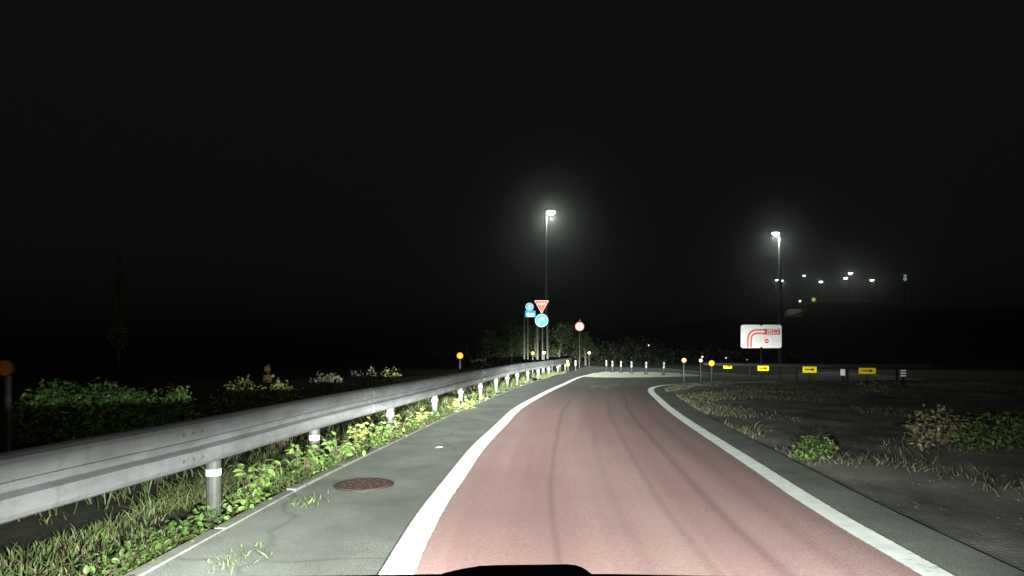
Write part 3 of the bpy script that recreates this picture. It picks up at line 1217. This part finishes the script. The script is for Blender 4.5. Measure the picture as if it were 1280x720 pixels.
# 1: stop triangle over blue direction circle
bx = px(677, 438, SZ)
t = empty('stop_sign_post', (bx.x, SZ, 0))
tag(t, 'road sign post with inverted red triangle above a blue arrow disc', 'road sign')
b_ = MB(); b_.tube([(0.05, .05, -.1), (0.05, .05, 3.98)], .038, 12); b_.build('post', M['post'], t)
b_ = MB(); b_.tube([(-.22, .05, -.1), (-.22, .05, 2.9)], .05, 12); b_.build('support_post', M['post'], t)
zc = px(0, 383.5, SZ).z
tri = [(-.42, .36), (.42, .36), (0, -.38)]


def rtri(s, r=.06):
    out = []
    P = [Vector((a * s, b2 * s)) for a, b2 in tri]
    for i in range(3):
        p, a, c = P[i], P[i - 1], P[(i + 1) % 3]
        out += [tuple(p + (a - p).normalized() * r), tuple(p + ((a - p).normalized() + (c - p).normalized()) * r * .32), tuple(p + (c - p).normalized() * r)]
    return out


b_ = MB(); b_.plate(rtri(1.0), -.004, .004); tp = b_.build('triangle_plate', M['retro_w'], t, loc=(0, 0, zc))
b_ = MB(); b_.plate(rtri(.92), -.008, -.005); b_.build('red_field', M['retro_r'], tp)
text_mesh('止まれ', .17, 'lettering', M['retro_w'], tp, (0, -.0095, .16))
zc2 = px(0, 400.5, SZ).z
b_ = MB(); b_.plate(disc(.37), -.004, .004); dp = b_.build('disc_plate', M['retro_w'], t, loc=(0, -.012, zc2))
b_ = MB(); b_.plate(disc(.36), -.008, -.005); b_.build('blue_field', M['retro_b'], dp)
b_ = MB()
arrow_curve([(-.16, -.22), (-.16, -.05), (-.13, .03), (-.06, .08), (.02, .09)], .10, .18, -.012, -.009, b_)
b_.build('arrow', M['retro_w'], dp)
# 2: small disc over blue rectangle
bx = px(662.5, 438, SZ + 1)
t = empty('guide_sign_post', (bx.x, SZ + 1, 0))
tag(t, 'road sign post with small blue disc above a blue and white rectangle', 'road sign')
b_ = MB(); b_.tube([(-.12, .05, -.1), (-.12, .05, 3.9)], .038, 12); b_.build('post', M['darksteel'], t)
zc = px(0, 383.5, SZ + 1).z
b_ = MB(); b_.plate(disc(.235), -.004, .004); dp = b_.build('disc_plate', M['retro_w'], t, loc=(-.03, 0, zc))
b_ = MB(); b_.plate(disc(.222), -.008, -.005); b_.build('blue_field', retro('pale_blue_sheet', (.18, .40, .60)), dp)
b_ = MB(); b_.plate([(-.04, -.12), (.04, -.12), (.03, .02), (.06, .10), (-.06, .10), (-.03, .02)], -.012, -.009); b_.build('symbol', M['retro_w'], dp)
zc2 = px(0, 392.3, SZ + 1).z
b_ = MB(); b_.plate(rrect(.60, .38, .03), -.004, .004); rp2 = b_.build('rectangle_plate', M['retro_b'], t, loc=(.02, -.012, zc2))
b_ = MB()
b_.plate([(-.24, -.02), (-.10, .12), (-.10, .03), (.22, .03), (.24, -.04), (-.10, -.04), (-.10, -.12)], -.009, -.0045)
b_.box((.02, -.0065, -.14), (.44, .003, .03))
b_.build('arrow', M['retro_w'], rp2)
# 3: round restriction sign farther on
Z3 = 44
bx = px(724.5, 438, Z3)
t = empty('round_sign_post', (bx.x, Z3, 0))
tag(t, 'round white sign with a thin red rim on a thin dark post', 'road sign')
b_ = MB(); b_.tube([(0, .05, -.1), (0, .05, 3.7)], .035, 12); b_.build('post', M['darksteel'], t)
zc = px(0, 408, Z3).z
b_ = MB(); b_.plate(disc(.33), -.004, .004); dp = b_.build('disc_plate', M['retro_r'], t, loc=(0, 0, zc))
b_ = MB(); b_.plate(disc(.27), -.008, -.005); b_.build('white_field', retro('pinkish_white_sheet', (.66, .50, .46)), dp)
b_ = MB(); b_.plate(rrect(.16, .10, .02), -.004, .004); b_.build('small_plate', M['retro_dim'], t, loc=(.02, 0, px(0, 400.5, Z3).z))
# bare dark poles standing round the signs
for xx, zt, dd, lab in ((655.5, 392, 37, 'thin dark pole left of the pair of sign posts'), (671, 404, 36, 'thin dark pole between the two sign posts'), (684.5, 402, 36, 'thin dark pole just right of the blue arrow disc')):
    p = px(xx, zt, dd)
    b_ = MB(); b_.tube([(0, 0, -.1), (0, 0, p.z)], [.055, .045], 10)
    tag(b_.build('pole', M['darksteel'], loc=(p.x, dd, 0)), lab, 'pole', 'dark poles round the signs')

# ------------------------------------------------------------------ exit sign
SD = 26.5
EX_W = retro('exit_board_sheet', (.80, .80, .78), .34)
EX_R = retro('exit_board_red_print', (.74, .13, .12), .35)
c0, c1 = px(926, 406, SD), px(977, 435, SD)
Wd, Hd = c1.x - c0.x, c0.z - c1.z
t = empty('exit_sign', ((c0.x + c1.x) / 2, SD, 0))
tag(t, 'white two-panel exit sign with a red bent arrow, lettering and no-entry disc', 'road sign')
zc = (c0.z + c1.z) / 2
hw = Wd / 2


def panel(sgn):
    r = .10
    w = hw - .004
    out = rrect(w, Hd, r)
    return out


for sgn in (-1, 1):
    b_ = MB(); b_.plate(panel(sgn), -.006, .006); b_.build('panel', EX_W, t, loc=(sgn * hw / 2, 0, zc))
for xx in (-hw * .05 + .06, hw - .04):
    b_ = MB(); b_.tube([(xx, .05, -.1), (xx, .05, zc + Hd * .42)], .04, 12); b_.build('post', M['darksteel'], t)
sc = Wd / 51.0   # metres per photo pixel on this sign


def S(x, y): return ((x - 951.5) * sc, (420.5 - y) * sc)


arc = [S(936.7, 434.6), S(936.7, 425), S(937.2, 421), S(938.8, 417.8), S(941.5, 415.5), S(945, 414.6), S(953, 414.5)]
b_ = MB(); arrow_curve(arc, 6.2 * sc, 0, -.010, -.007, b_); b_.build('arrow_band', EX_R, t, loc=(0, 0, zc))
b_ = MB()
q0, q1 = S(953, 411.0), S(975.2, 418.3)
b_.plate([(q0[0], q1[1]), (q1[0], q1[1]), (q1[0], q0[1]), (q0[0], q0[1])], -.010, -.007)
b_.build('red_box', EX_R, t, loc=(0, 0, zc))
b_ = MB(); arrow_curve(arc[:-1] + [S(952, 414.5)], 2.2 * sc, 4.2 * sc, -.014, -.011, b_)
b_.build('arrow', retro('pale_pink_sheet', (.80, .55, .50), .31), t, loc=(0, 0, zc))
q = S(965.8, 414.6)
text_mesh('出口', 7.6 * sc, 'lettering', EX_W, t, (q[0], -.0125, zc + q[1]))
q = S(958.2, 426.3)
b_ = MB(); b_.plate(disc(2.9 * sc, 20), -.010, -.007); ne = b_.build('no_entry_disc', EX_R, t, loc=(q[0], 0, zc + q[1]))
b_ = MB(); b_.plate([(-2.1 * sc, -.5 * sc), (2.1 * sc, -.5 * sc), (2.1 * sc, .5 * sc), (-2.1 * sc, .5 * sc)], -.014, -.011); b_.build('white_bar', EX_W, ne)

# ------------------------------------------------------------------ right guardrail with yellow boards
RR2 = [(9.4, 29.3), (10.2, 28.0), (11.5, 26.7), (13.0, 25.9), (15.0, 25.4), (17.6, 25.3)]
r2 = smooth_path(RR2, .4)
D2 = dist_table(r2)
g2 = empty('guardrail', (0, 0, 0))
tag(g2, 'dim guardrail carrying yellow arrow boards at the far side of the gravel', 'guardrail')
s = 0
k = 0
while s < D2[-1] - .5:
    e = min(s + 3.0, D2[-1])
    beam('rail_beam', r2, D2, s, e, .006 if k % 2 else 0, M['concrete'], g2, side=1, hs=.36, z0=.42)
    s = e - .2
    k += 1
for y_s in np.arange(.4, D2[-1], 2.0):
    p, q = at_dist(r2, D2, float(y_s))
    b_ = MB(); b_.tube([(0, 0, -.2), (0, 0, .70)], .05, 10)
    b_.build('post', M['darksteel'], g2, loc=(p.x - q.x * .06, p.y - q.y * .06, 0))
def arrow_board(xp, yp, d, w, h, lab, first=[None]):
    p = px(xp, yp, d)
    t_ = empty('arrow_board', (p.x, d, 0), -math.atan2(p.x, d) * .5)
    tag(t_, lab, 'arrow board', 'yellow arrow boards at the bend')
    b2 = MB(); b2.plate(rrect(w, h, .015), -.006, .006); pl = b2.build('board', M['retro_y'], t_, loc=(0, 0, p.z))
    b2 = MB()
    b2.plate([(-w * .34, -h * .09), (w * .14, -h * .09), (w * .14, -h * .26), (w * .38, 0), (w * .14, h * .26), (w * .14, h * .09), (-w * .34, h * .09)], -.010, -.0065)
    b2.build('arrow', M['brown'] if xp < 1000 else M['redprint'], pl)
    b2 = MB(); b2.tube([(0, .03, -.1), (0, .03, p.z + h * .3)], .022, 8); b2.build('post', M['darksteel'], t_)


arrow_board(909.5, 458, 28.6, .38, .19, 'smallest yellow arrow board, leftmost of the four')
arrow_board(954, 460.3, 26.4, .46, .22, 'yellow arrow board under the white exit sign')
arrow_board(1012, 462, 25.5, .55, .26, 'yellow arrow board second from the right, with a red arrowhead')
arrow_board(1084, 463.6, 25.1, .64, .25, 'widest yellow arrow board, rightmost of the four')


# striped white post at the right end and the small grey one
def band_post(xp, y0, y1, d, n_, lab):
    a, b2 = px(xp, y0, d), px(xp, y1, d)
    t_ = empty('marker_post', (a.x, d, 0))
    tag(t_, lab, 'marker post')
    m1 = MB(); m1.tube([(0, 0, -.1), (0, 0, a.z)], .045, 12); m1.build('post', M['rubber'], t_)
    st = (a.z - b2.z) / (2 * n_ - 1)
    for k_ in range(n_):
        m1 = MB(); m1.tube([(0, 0, a.z - (2 * k_ + 1) * st), (0, 0, a.z - 2 * k_ * st)], .085, 12); m1.build('reflective_band', M['retro_w'], t_)


band_post(1129, 462.5, 470.5, 22, 3, 'marker post with three pale bands beyond the last yellow board')
band_post(1053.5, 461.5, 469.5, 25.0, 1, 'dim grey marker post between the two right yellow boards')

# ------------------------------------------------------------------ rubber guide posts across the junction
GP = 'rubber guide posts across the junction'
gp = empty('guide_post', (0, 0, 0))
b_ = MB(); b_.tube([(0, 0, 0), (0, 0, .03), (0, 0, .04)], [.11, .10, .05], 14); b_.build('foot', M['rubber'], gp)
b_ = MB(); b_.tube([(0, 0, .03), (0, 0, .66), (0, 0, .69)], [.04, .04, .025], 12); b_.build('post', M['rubber'], gp)
for z0, z1 in ((.36, .50), (.54, .68)):
    b_ = MB(); b_.tube([(0, 0, z0), (0, 0, z1)], .046, 12); b_.build('reflective_band', M['retro_dim'], gp)
labs = ['first guide post from the left in the row', 'second guide post from the left, close to the first', 'third guide post from the left in the row',
        'fourth guide post from the left in the row', 'fifth guide post from the left, before the wide gap', 'rightmost guide post in the row, with a pale patch beside it']
pos = [(758, 37.5), (765.5, 35.2), (776, 34.6), (789.5, 33.6), (807.6, 32.5), (829.5, 31.5)]
for i, (x, d) in enumerate(pos):
    o = gp if i == 0 else copy_tree(gp)
    p = px(x, 0, d)
    o.location = (p.x, d, 0.0045)
    o.rotation_euler = (random.uniform(-.03, .03), random.uniform(-.03, .03), 0)
    tag(o, labs[i], 'guide post', GP)
GP2 = 'short guide posts beside the left kerb'
labs = ['leftmost short guide post beyond the guardrail end', 'second short guide post below the round white sign side', 'short guide post with a yellow tint among the four', 'rightmost of the four short guide posts, nearest the road line']
gy = None
for i, (x, d) in enumerate([(690, 37), (700, 37.5), (710, 38), (719.5, 38.5)]):
    o = copy_tree(gp)
    if i == 2:
        for ch in o.children:
            if ch.name.startswith('reflective'):
                ch.data = ch.data.copy(); ch.data.materials[0] = M['retro_y']
                ch['label'] = 'yellow reflective band'
    p = px(x, 0, d)
    o.location = (p.x, d, -.02)
    tag(o, labs[i], 'guide post', GP2)


# ------------------------------------------------------------------ round delineators
def delineator(xp, yp, d, r, m, lab, postm='post', grp='round reflectors on posts', cut=None):
    p = px(xp, yp, d)
    g0 = float(ground_h(p.x, d))
    t_ = empty('delineator', (p.x, d, g0))
    tag(t_, lab, 'reflector', grp)
    h_ = p.z - g0
    b2 = MB(); b2.tube([(0, .03, -.1), (0, .03, h_ + r * .3)], .028 if d < 30 else .03, 10); b2.build('post', M[postm], t_)
    b2 = MB(); b2.plate(disc(r * 1.18, 20), -.002, .02); b2.build('housing', M['rubber'], t_, loc=(0, 0, h_))
    b2 = MB(); b2.plate(disc(r, 20), -.012, -.003); b2.build('lens', m, t_, loc=(0, 0, h_))


delineator(575, 444.5, 17.0, .085, M['retro_o'], 'bright orange round reflector on a grey post behind the guardrail', 'steel')
delineator(7, 460, 5.6, .07, mat('old_amber_lens', (.30, .12, .01), .6), 'dim orange round reflector at the left edge of the picture', 'darksteel')
delineator(855, 450.3, 24.4, .085, retro('pale_amber_lens', (.95, .50, .16), .50, .9), 'pale amber reflector left of the amber pair')
delineator(876, 450.5, 25.0, .07, retro('pale_pink_lens', (.9, .50, .32), .50, .9), 'pale pinkish reflector between two orange ones')
delineator(889.5, 454, 24.2, .11, M['retro_o'], 'large orange reflector beside the smallest yellow board')
delineator(666, 441.5, 33, .06, M['retro_y'], 'small yellow reflector at the left foot of the sign posts')
delineator(680, 441, 33, .07, M['retro_c'], 'small pale reflector between the sign posts')
delineator(736.5, 441, 46, .08, M['retro_c'], 'small white reflector right of the round sign')
delineator(777, 439, 60, .10, M['retro_c'], 'small white reflector above the guide posts')
delineator(811, 432, 62, .08, M['retro_c'], 'faint high white reflector over the guide posts', 'darksteel')
delineator(878, 446, 48, .07, M['retro_c'], 'tiny white reflector just above the pinkish one', 'darksteel')
delineator(907.5, 447.5, 45, .07, M['retro_c'], 'tiny white reflector above the smallest yellow board', 'darksteel')
delineator(934, 450, 42, .05, M['retro_c'], 'tiny white reflector left of the board under the exit sign', 'darksteel')
# twin amber markers behind the left rail
p = px(334.5, 473, 10.5)
g0 = float(ground_h(p.x, 10.5))
t = empty('marker_post', (p.x, 10.5, g0))
tag(t, 'marker post with two square amber plates behind the left guardrail', 'marker post')
b_ = MB(); b_.tube([(0, .03, -.1), (0, .03, p.z - g0 + .25)], .025, 10); b_.build('post', M['darksteel'], t)
for yy, nm in ((461, 'upper'), (473.5, 'lower')):
    q = px(334.5, yy, 10.5)
    b_ = MB(); b_.plate(rrect(.10 if nm == 'upper' else .15, .09 if nm == 'upper' else .13, .02), -.01, 0)
    o = b_.build('amber_plate', mat('amber_' + nm, (.20, .13, .03), .6), t, loc=(0, 0, q.z - g0))


# ------------------------------------------------------------------ street lamps
def street_lamp(xp, yp, d, lab, power, side=1, lens=.17, r=.065, arm=.55, grp=None, mlens='lamp', z_ground=None):
    hp = px(xp, yp, d)
    g0 = float(ground_h(hp.x, d)) if z_ground is None else z_ground
    t_ = empty('street_lamp', (hp.x - side * arm, d, g0))
    tag(t_, lab, 'street lamp', grp)
    h_ = hp.z - g0
    b2 = MB()
    b2.tube([(0, 0, -.2), (0, 0, h_ * .5), (0, 0, h_ - .35), (side * arm * .15, 0, h_ - .08), (side * arm * .6, 0, h_ + .02), (side * arm * .8, 0, h_ + .03)],
            [r * 1.5, r * 1.2, r, r * .8, r * .7, r * .6], 12)
    b2.build('pole', M['steel'], t_, smooth=True)
    b2 = MB()
    s_ = side
    b2.add([(s_ * (arm - .35), -.14, h_ + .02), (s_ * (arm + .32), -.12, h_ + .02), (s_ * (arm + .32), .12, h_ + .02), (s_ * (arm - .35), .14, h_ + .02),
            (s_ * (arm - .30), -.08, h_ + .12), (s_ * (arm + .2), -.07, h_ + .10), (s_ * (arm + .2), .07, h_ + .10), (s_ * (arm - .30), .08, h_ + .12)],
           [(0, 1, 2, 3), (4, 5, 6, 7), (0, 1, 5, 4), (1, 2, 6, 5), (2, 3, 7, 6), (3, 0, 4, 7)])
    b2.build('lamp_head', M['post'], t_)
    # glass bowl
    b2 = MB()
    nr, ns = 14, 6
    for j in range(ns + 1):
        a = j / ns * PI / 2
        for k_ in range(nr):
            an = 2 * PI * k_ / nr
            b2.v.append((s_ * arm + lens * 1.15 * math.cos(an) * math.cos(a), lens * math.sin(an) * math.cos(a), h_ + .015 - lens * .8 * math.sin(a)))
    for j in range(ns):
        for k_ in range(nr):
            a_, c_ = j * nr + k_, j * nr + (k_ + 1) % nr
            b2.f.append((a_, c_, c_ + nr, a_ + nr))
    b2.build('lens', M[mlens], t_, smooth=True)
    if power:
        ld_ = bpy.data.lights.new('street_lamp_light', 'SPOT')
        ld_.energy = power
        ld_.spot_size = math.radians(168)
        ld_.spot_blend = 0.6
        ld_.shadow_soft_size = .12
        ld_.color = (.93, 1.0, .93)
        lo_ = bpy.data.objects.new('street_lamp_light', ld_)
        C.objects.link(lo_)
        lo_.parent = t_
        lo_.location = (s_ * arm, 0, h_ - lens * .8 - .05)
    return t_


street_lamp(688.5, 265, 45, 'tall street lamp with glowing head above the red triangle sign', 2000, 1, .29, .07, .36)
street_lamp(969.5, 291.5, 47, 'tall street lamp glowing above the white exit sign, on a brightly lit pole', 1700, -1, .22, .11, .34)
FG = 'distant street lamps on the slope'
for i, (x, y, d, ln, lab) in enumerate([
    (1005, 344.5, 165, .40, 'distant hanging lamp nearest the tall lit pole, dimmer than its neighbours'),
    (1026, 352, 150, .60, 'lowest distant lamp between the tall pole and the close pair'),
    (1057, 347.5, 150, .62, 'lower left lamp of the close distant pair'),
    (1063, 341.5, 165, .75, 'highest distant lamp, upper right of the close pair'),
    (1090, 350, 150, .58, 'distant lamp right of the close pair'),
    (971, 350, 140, .38, 'distant lamp seen just left of the tall lit pole'),
    (977.5, 350.5, 140, .38, 'distant lamp seen just right of the tall lit pole'),
]):
    street_lamp(x, y, d, lab, 260, 1 if i % 2 else -1, ln * .62, .05, .5, FG, 'lamp_far')
# distant low lights, and two far round signs given an added glow
for x, y, d, r, mm, lab in ((1017, 374.5, 150, .5, 'lamp_green', 'faint green signal light below the distant lamps'),
                           (1000, 376.5, 130, .28, 'lamp_dim', 'tiny white light above the pale slope wall'),
                           (1131.3, 344.8, 120, .30, 'lamp_dim', 'upper of the two dim round signs at the far right, made to glow'),
                           (1131.3, 349, 120, .36, 'lamp_dim', 'lower of the two dim round signs at the far right, made to glow')):
    p = px(x, y, d)
    g0 = float(ground_h(p.x, d))
    t = empty('glow_disc', (p.x, d, g0))
    tag(t, lab, 'light')
    b_ = MB(); b_.tube([(0, .1, -.2), (0, .1, p.z - g0)], .06, 8); b_.build('post', M['darksteel'], t)
    b_ = MB(); b_.plate(disc(r, 16), -.05, .03); o = b_.build('lens', M[mm], t, loc=(0, 0, p.z - g0))
    if lab.startswith(('upper', 'lower')):
        o.data.materials[0] = emit('sign_glow', (.8, .9, .85), .28)

# pale retaining wall on the slope, lit by its own lamp
b_ = MB()
vw = []
NW = 12
for i in range(NW + 1):
    t_ = i / NW
    x, y = 53.2 + 6.4 * t_, 119.0 + 1.2 * t_
    zb = float(ground_h(x, y)) - 1
    zt = 9.35 + .45 * t_
    vw += [(x, y, zb), (x, y, zt), (x, y + .4, zt), (x, y + .4, zb)]
fw = []
for i in range(NW):
    o4 = i * 4
    fw += [(o4, o4 + 4, o4 + 5, o4 + 1), (o4 + 1, o4 + 5, o4 + 6, o4 + 2), (o4 + 2, o4 + 6, o4 + 7, o4 + 3)]
b_.add(vw, fw)
tag(b_.build('retaining_wall', M['concrete']), 'low pale retaining wall on the dark slope above the exit sign', 'wall')
# its hooded wall lamp
p = px(996, 381, 122)
ld_ = bpy.data.lights.new('wall_lamp_light', 'SPOT'); ld_.energy = 350; ld_.spot_size = math.radians(75); ld_.spot_blend = .8; ld_.color = (.95, 1, .95); ld_.shadow_soft_size = .1
t = empty('wall_lamp', (56.3, 116.5, float(ground_h(56.3, 116.5))))
tag(t, 'small hooded lamp lighting the pale retaining wall', 'lamp')
hz = 10.6 - t.location.z
b_ = MB(); b_.tube([(0, 0, -.2), (0, 0, hz + .1)], .05, 8); b_.build('post', M['darksteel'], t)
b_ = MB(); b_.box((0, 0, hz + .1), (.35, .35, .08)); b_.build('hood', M['darksteel'], t)
lo_ = bpy.data.objects.new('wall_lamp_light', ld_); C.objects.link(lo_); lo_.parent = t
lo_.location = (0, 0, hz); lo_.rotation_euler = (math.radians(58), 0, 0)


# ------------------------------------------------------------------ trees behind the signs
def tree(x, y, h, w, n_, label, seed, m='leaf_d', sz=.16, grp='trees behind the road signs', name='tree'):
    R = random.Random(seed)
    g0 = float(ground_h(x, y))
    t_ = empty(name, (x, y, g0))
    tag(t_, label, 'tree', grp)
    b2 = MB()
    ends = []
    tr = [(0, 0, -.2), (R.uniform(-.1, .1), 0, h * .3), (R.uniform(-.2, .2), 0, h * .62)]
    b2.tube(tr, [.12, .09, .05], 8)
    blobs = [(tr[2][0], 0, h * .75, w * .4, w * .4, h * .22)]
    for k_ in range(9):
        a_ = R.uniform(0, 2 * PI)
        z0 = R.uniform(.15, .6) * h
        rr = w * R.uniform(.4, .85) * (1.1 - z0 / h * .6)
        e_ = (math.cos(a_) * rr, math.sin(a_) * rr, z0 + h * R.uniform(.05, .2))
        b2.tube([(0, 0, z0), (e_[0] * .5, e_[1] * .5, (z0 + e_[2]) / 2 + .1), e_], [.05, .03, .015], 6)
        blobs.append((*e_, w * R.uniform(.22, .36), w * R.uniform(.22, .36), h * R.uniform(.10, .17)))
    b2.build('trunk', M['bark'], t_)
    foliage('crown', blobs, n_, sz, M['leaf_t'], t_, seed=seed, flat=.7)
    return t_


for i, (xp, d, top_y, w, lab, m) in enumerate([
    (612, 52, 408, 2.0, 'low rounded tree at the left of the dim group', 'leaf_d'),
    (640, 56, 395, 2.3, 'taller tree behind the small blue disc sign', 'leaf_d'),
    (668, 54, 402, 2.0, 'tree seen between the two sign posts', 'leaf_d'),
    (700, 50, 400, 2.2, 'fullest tree, right of the blue arrow disc', 'leaf_d'),
    (732, 56, 412, 1.5, 'small tree behind the round white sign', 'leaf_d'),
]):
    p = px(xp, top_y, d)
    tree(p.x, d, p.z + .1, w, 2300, lab, 200 + i, m, .17)
weed_clump('bush', (px(598, 445, 30).x, 30, -.3), [(0, 0, .9, .5, .4, .35), (.5, 0, .7, .4, .4, .3)], 300, .09, M['dry'],
           'pale scrubby bush left of the sign posts behind the rail', 'bush', seed=300)
# distant dark treeline low behind left rail
b_ = MB()
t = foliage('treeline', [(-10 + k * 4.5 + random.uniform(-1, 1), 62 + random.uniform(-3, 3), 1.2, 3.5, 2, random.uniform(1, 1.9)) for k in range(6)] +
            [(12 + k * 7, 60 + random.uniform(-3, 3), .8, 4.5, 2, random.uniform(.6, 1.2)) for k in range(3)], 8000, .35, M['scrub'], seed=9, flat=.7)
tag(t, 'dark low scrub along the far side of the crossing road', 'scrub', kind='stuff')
# slender pale conifer at far left
p = px(148, 318, 17)
g0 = float(ground_h(p.x, 17))
t = empty('slender_tree', (p.x, 17, g0))
tag(t, 'very faint slender tapering tree alone in the dark at the left', 'tree')
hh = p.z - g0
b_ = MB(); b_.tube([(0, 0, -.2), (0, 0, hh * .9)], [.07, .02], 8); b_.build('trunk', M['bark'], t)
foliage('crown', [(0, 0, hh * f_, .26 * (1.05 - f_) / .6 + .05, .26 * (1.05 - f_) / .6 + .05, hh * .10) for f_ in (.5, .6, .7, .8, .9)], 1100, .07, M['dry'], t, seed=21)

# ------------------------------------------------------------------ the car the picture is taken from
car = empty('car', (0, 0, 0))
tag(car, 'black front of the car at the bottom edge, seen from the driver side', 'car')


def prof(pts, y0, y1, name, m, zb, parent):
    b2 = MB()
    P = pts
    n_ = len(P)
    rows_ = []
    seq = [(y0, 0, -.012), (y0 + .02, 0, -.002), ((y0 + y1) / 2, 0, .0), (y1 - .015, 0, 0.0), (y1, 0, -.006), (y1 + .004, 0, -.03)]
    for yy, _, dz in seq:
        for (x, z) in P:
            b2.v.append((x, yy, z + dz))
    for i in range(len(seq) - 1):
        for k_ in range(n_ - 1):
            a_ = i * n_ + k_
            b2.f.append((a_, a_ + 1, a_ + n_ + 1, a_ + n_))
    o_ = len(b2.v)
    for (x, z) in P: b2.v.append((x, y1 + .004, zb))
    base = (len(seq) - 1) * n_
    for k_ in range(n_ - 1):
        b2.f.append((base + k_, base + k_ + 1, o_ + k_ + 1, o_ + k_))
    return b2.build(name, m, parent, smooth=True)


ED = .605
main = [(-200, 720), (0, 716.5), (150, 715.3), (300, 714), (490, 711.5), (560, 710.5), (640, 710), (760, 710.5), (900, 713), (1100, 717), (1280, 719.5), (1450, 723)]
prof([(px(x, y, ED).x, px(x, y, ED).z) for x, y in main], .33, ED, 'dashboard', M['black'], .8, car)
bump = [(548, 714), (556, 710), (570, 706.5), (585, 703.5), (600, 701), (620, 700), (650, 699.7), (690, 699.3), (708, 699), (717, 700), (725, 702.5), (731, 706), (736, 710), (740, 714)]
prof([(px(x, y, ED).x, px(x, y, ED).z) for x, y in bump], .42, ED + .001, 'instrument_hump', M['black'], .95, car)
# bonnet, bumper
b_ = MB()
secs = [(.66, .98, .80), (.80, .955, .82), (.95, .90, .82), (1.06, .82, .80), (1.115, .74, .78)]
for yy, z, w in secs:
    for k in range(13):
        u = -1 + 2 * k / 12
        b_.v.append((u * w, yy - .06 * u * u, z - .035 * u ** 4))
for i in range(len(secs) - 1):
    for k in range(12):
        a_ = i * 13 + k
        b_.f.append((a_, a_ + 1, a_ + 14, a_ + 13))
b_.build('bonnet', M['blackpaint'], car, smooth=True)
b_ = MB(); b_.box((0, 1.03, .42), (1.56, .16, .30)); b_.build('bumper', M['blackpaint'], car)
b_ = MB(); b_.box((0, 1.07, .66), (.8, .06, .14)); b_.build('grille', M['black'], car)
for hx in (-.62, .62):
    b_ = MB(); b_.box((hx, 1.06, .79), (.30, .10, .12)); hl = b_.build('headlight', M['darksteel'], car)
    b_ = MB(); b_.plate(rrect(.26, .10, .03), 1.111, 1.122, (hx, .79)); b_.build('lens', M['glass'], hl)

# ------------------------------------------------------------------ thin mist added for lens bloom at the lamps and to lift far blacks
b_ = MB()
b_.box((0, 1450, 20), (3400, 3300, 46))
hz_m = bpy.data.materials.new('mist')
hz_m.use_nodes = True
nt = hz_m.node_tree
for n_ in list(nt.nodes): nt.nodes.remove(n_)
mo = nt.nodes.new('ShaderNodeOutputMaterial')
pv = nt.nodes.new('ShaderNodeVolumePrincipled')
pv.inputs['Color'].default_value = (.92, .96, .92, 1)
pv.inputs['Density'].default_value = 0.0024
pv.inputs['Anisotropy'].default_value = 0.955
nt.links.new(pv.outputs[0], mo.inputs['Volume'])
tag(b_.build('bloom_haze', hz_m), 'thin mist added to imitate lens bloom round the street lamps', kind='stuff')
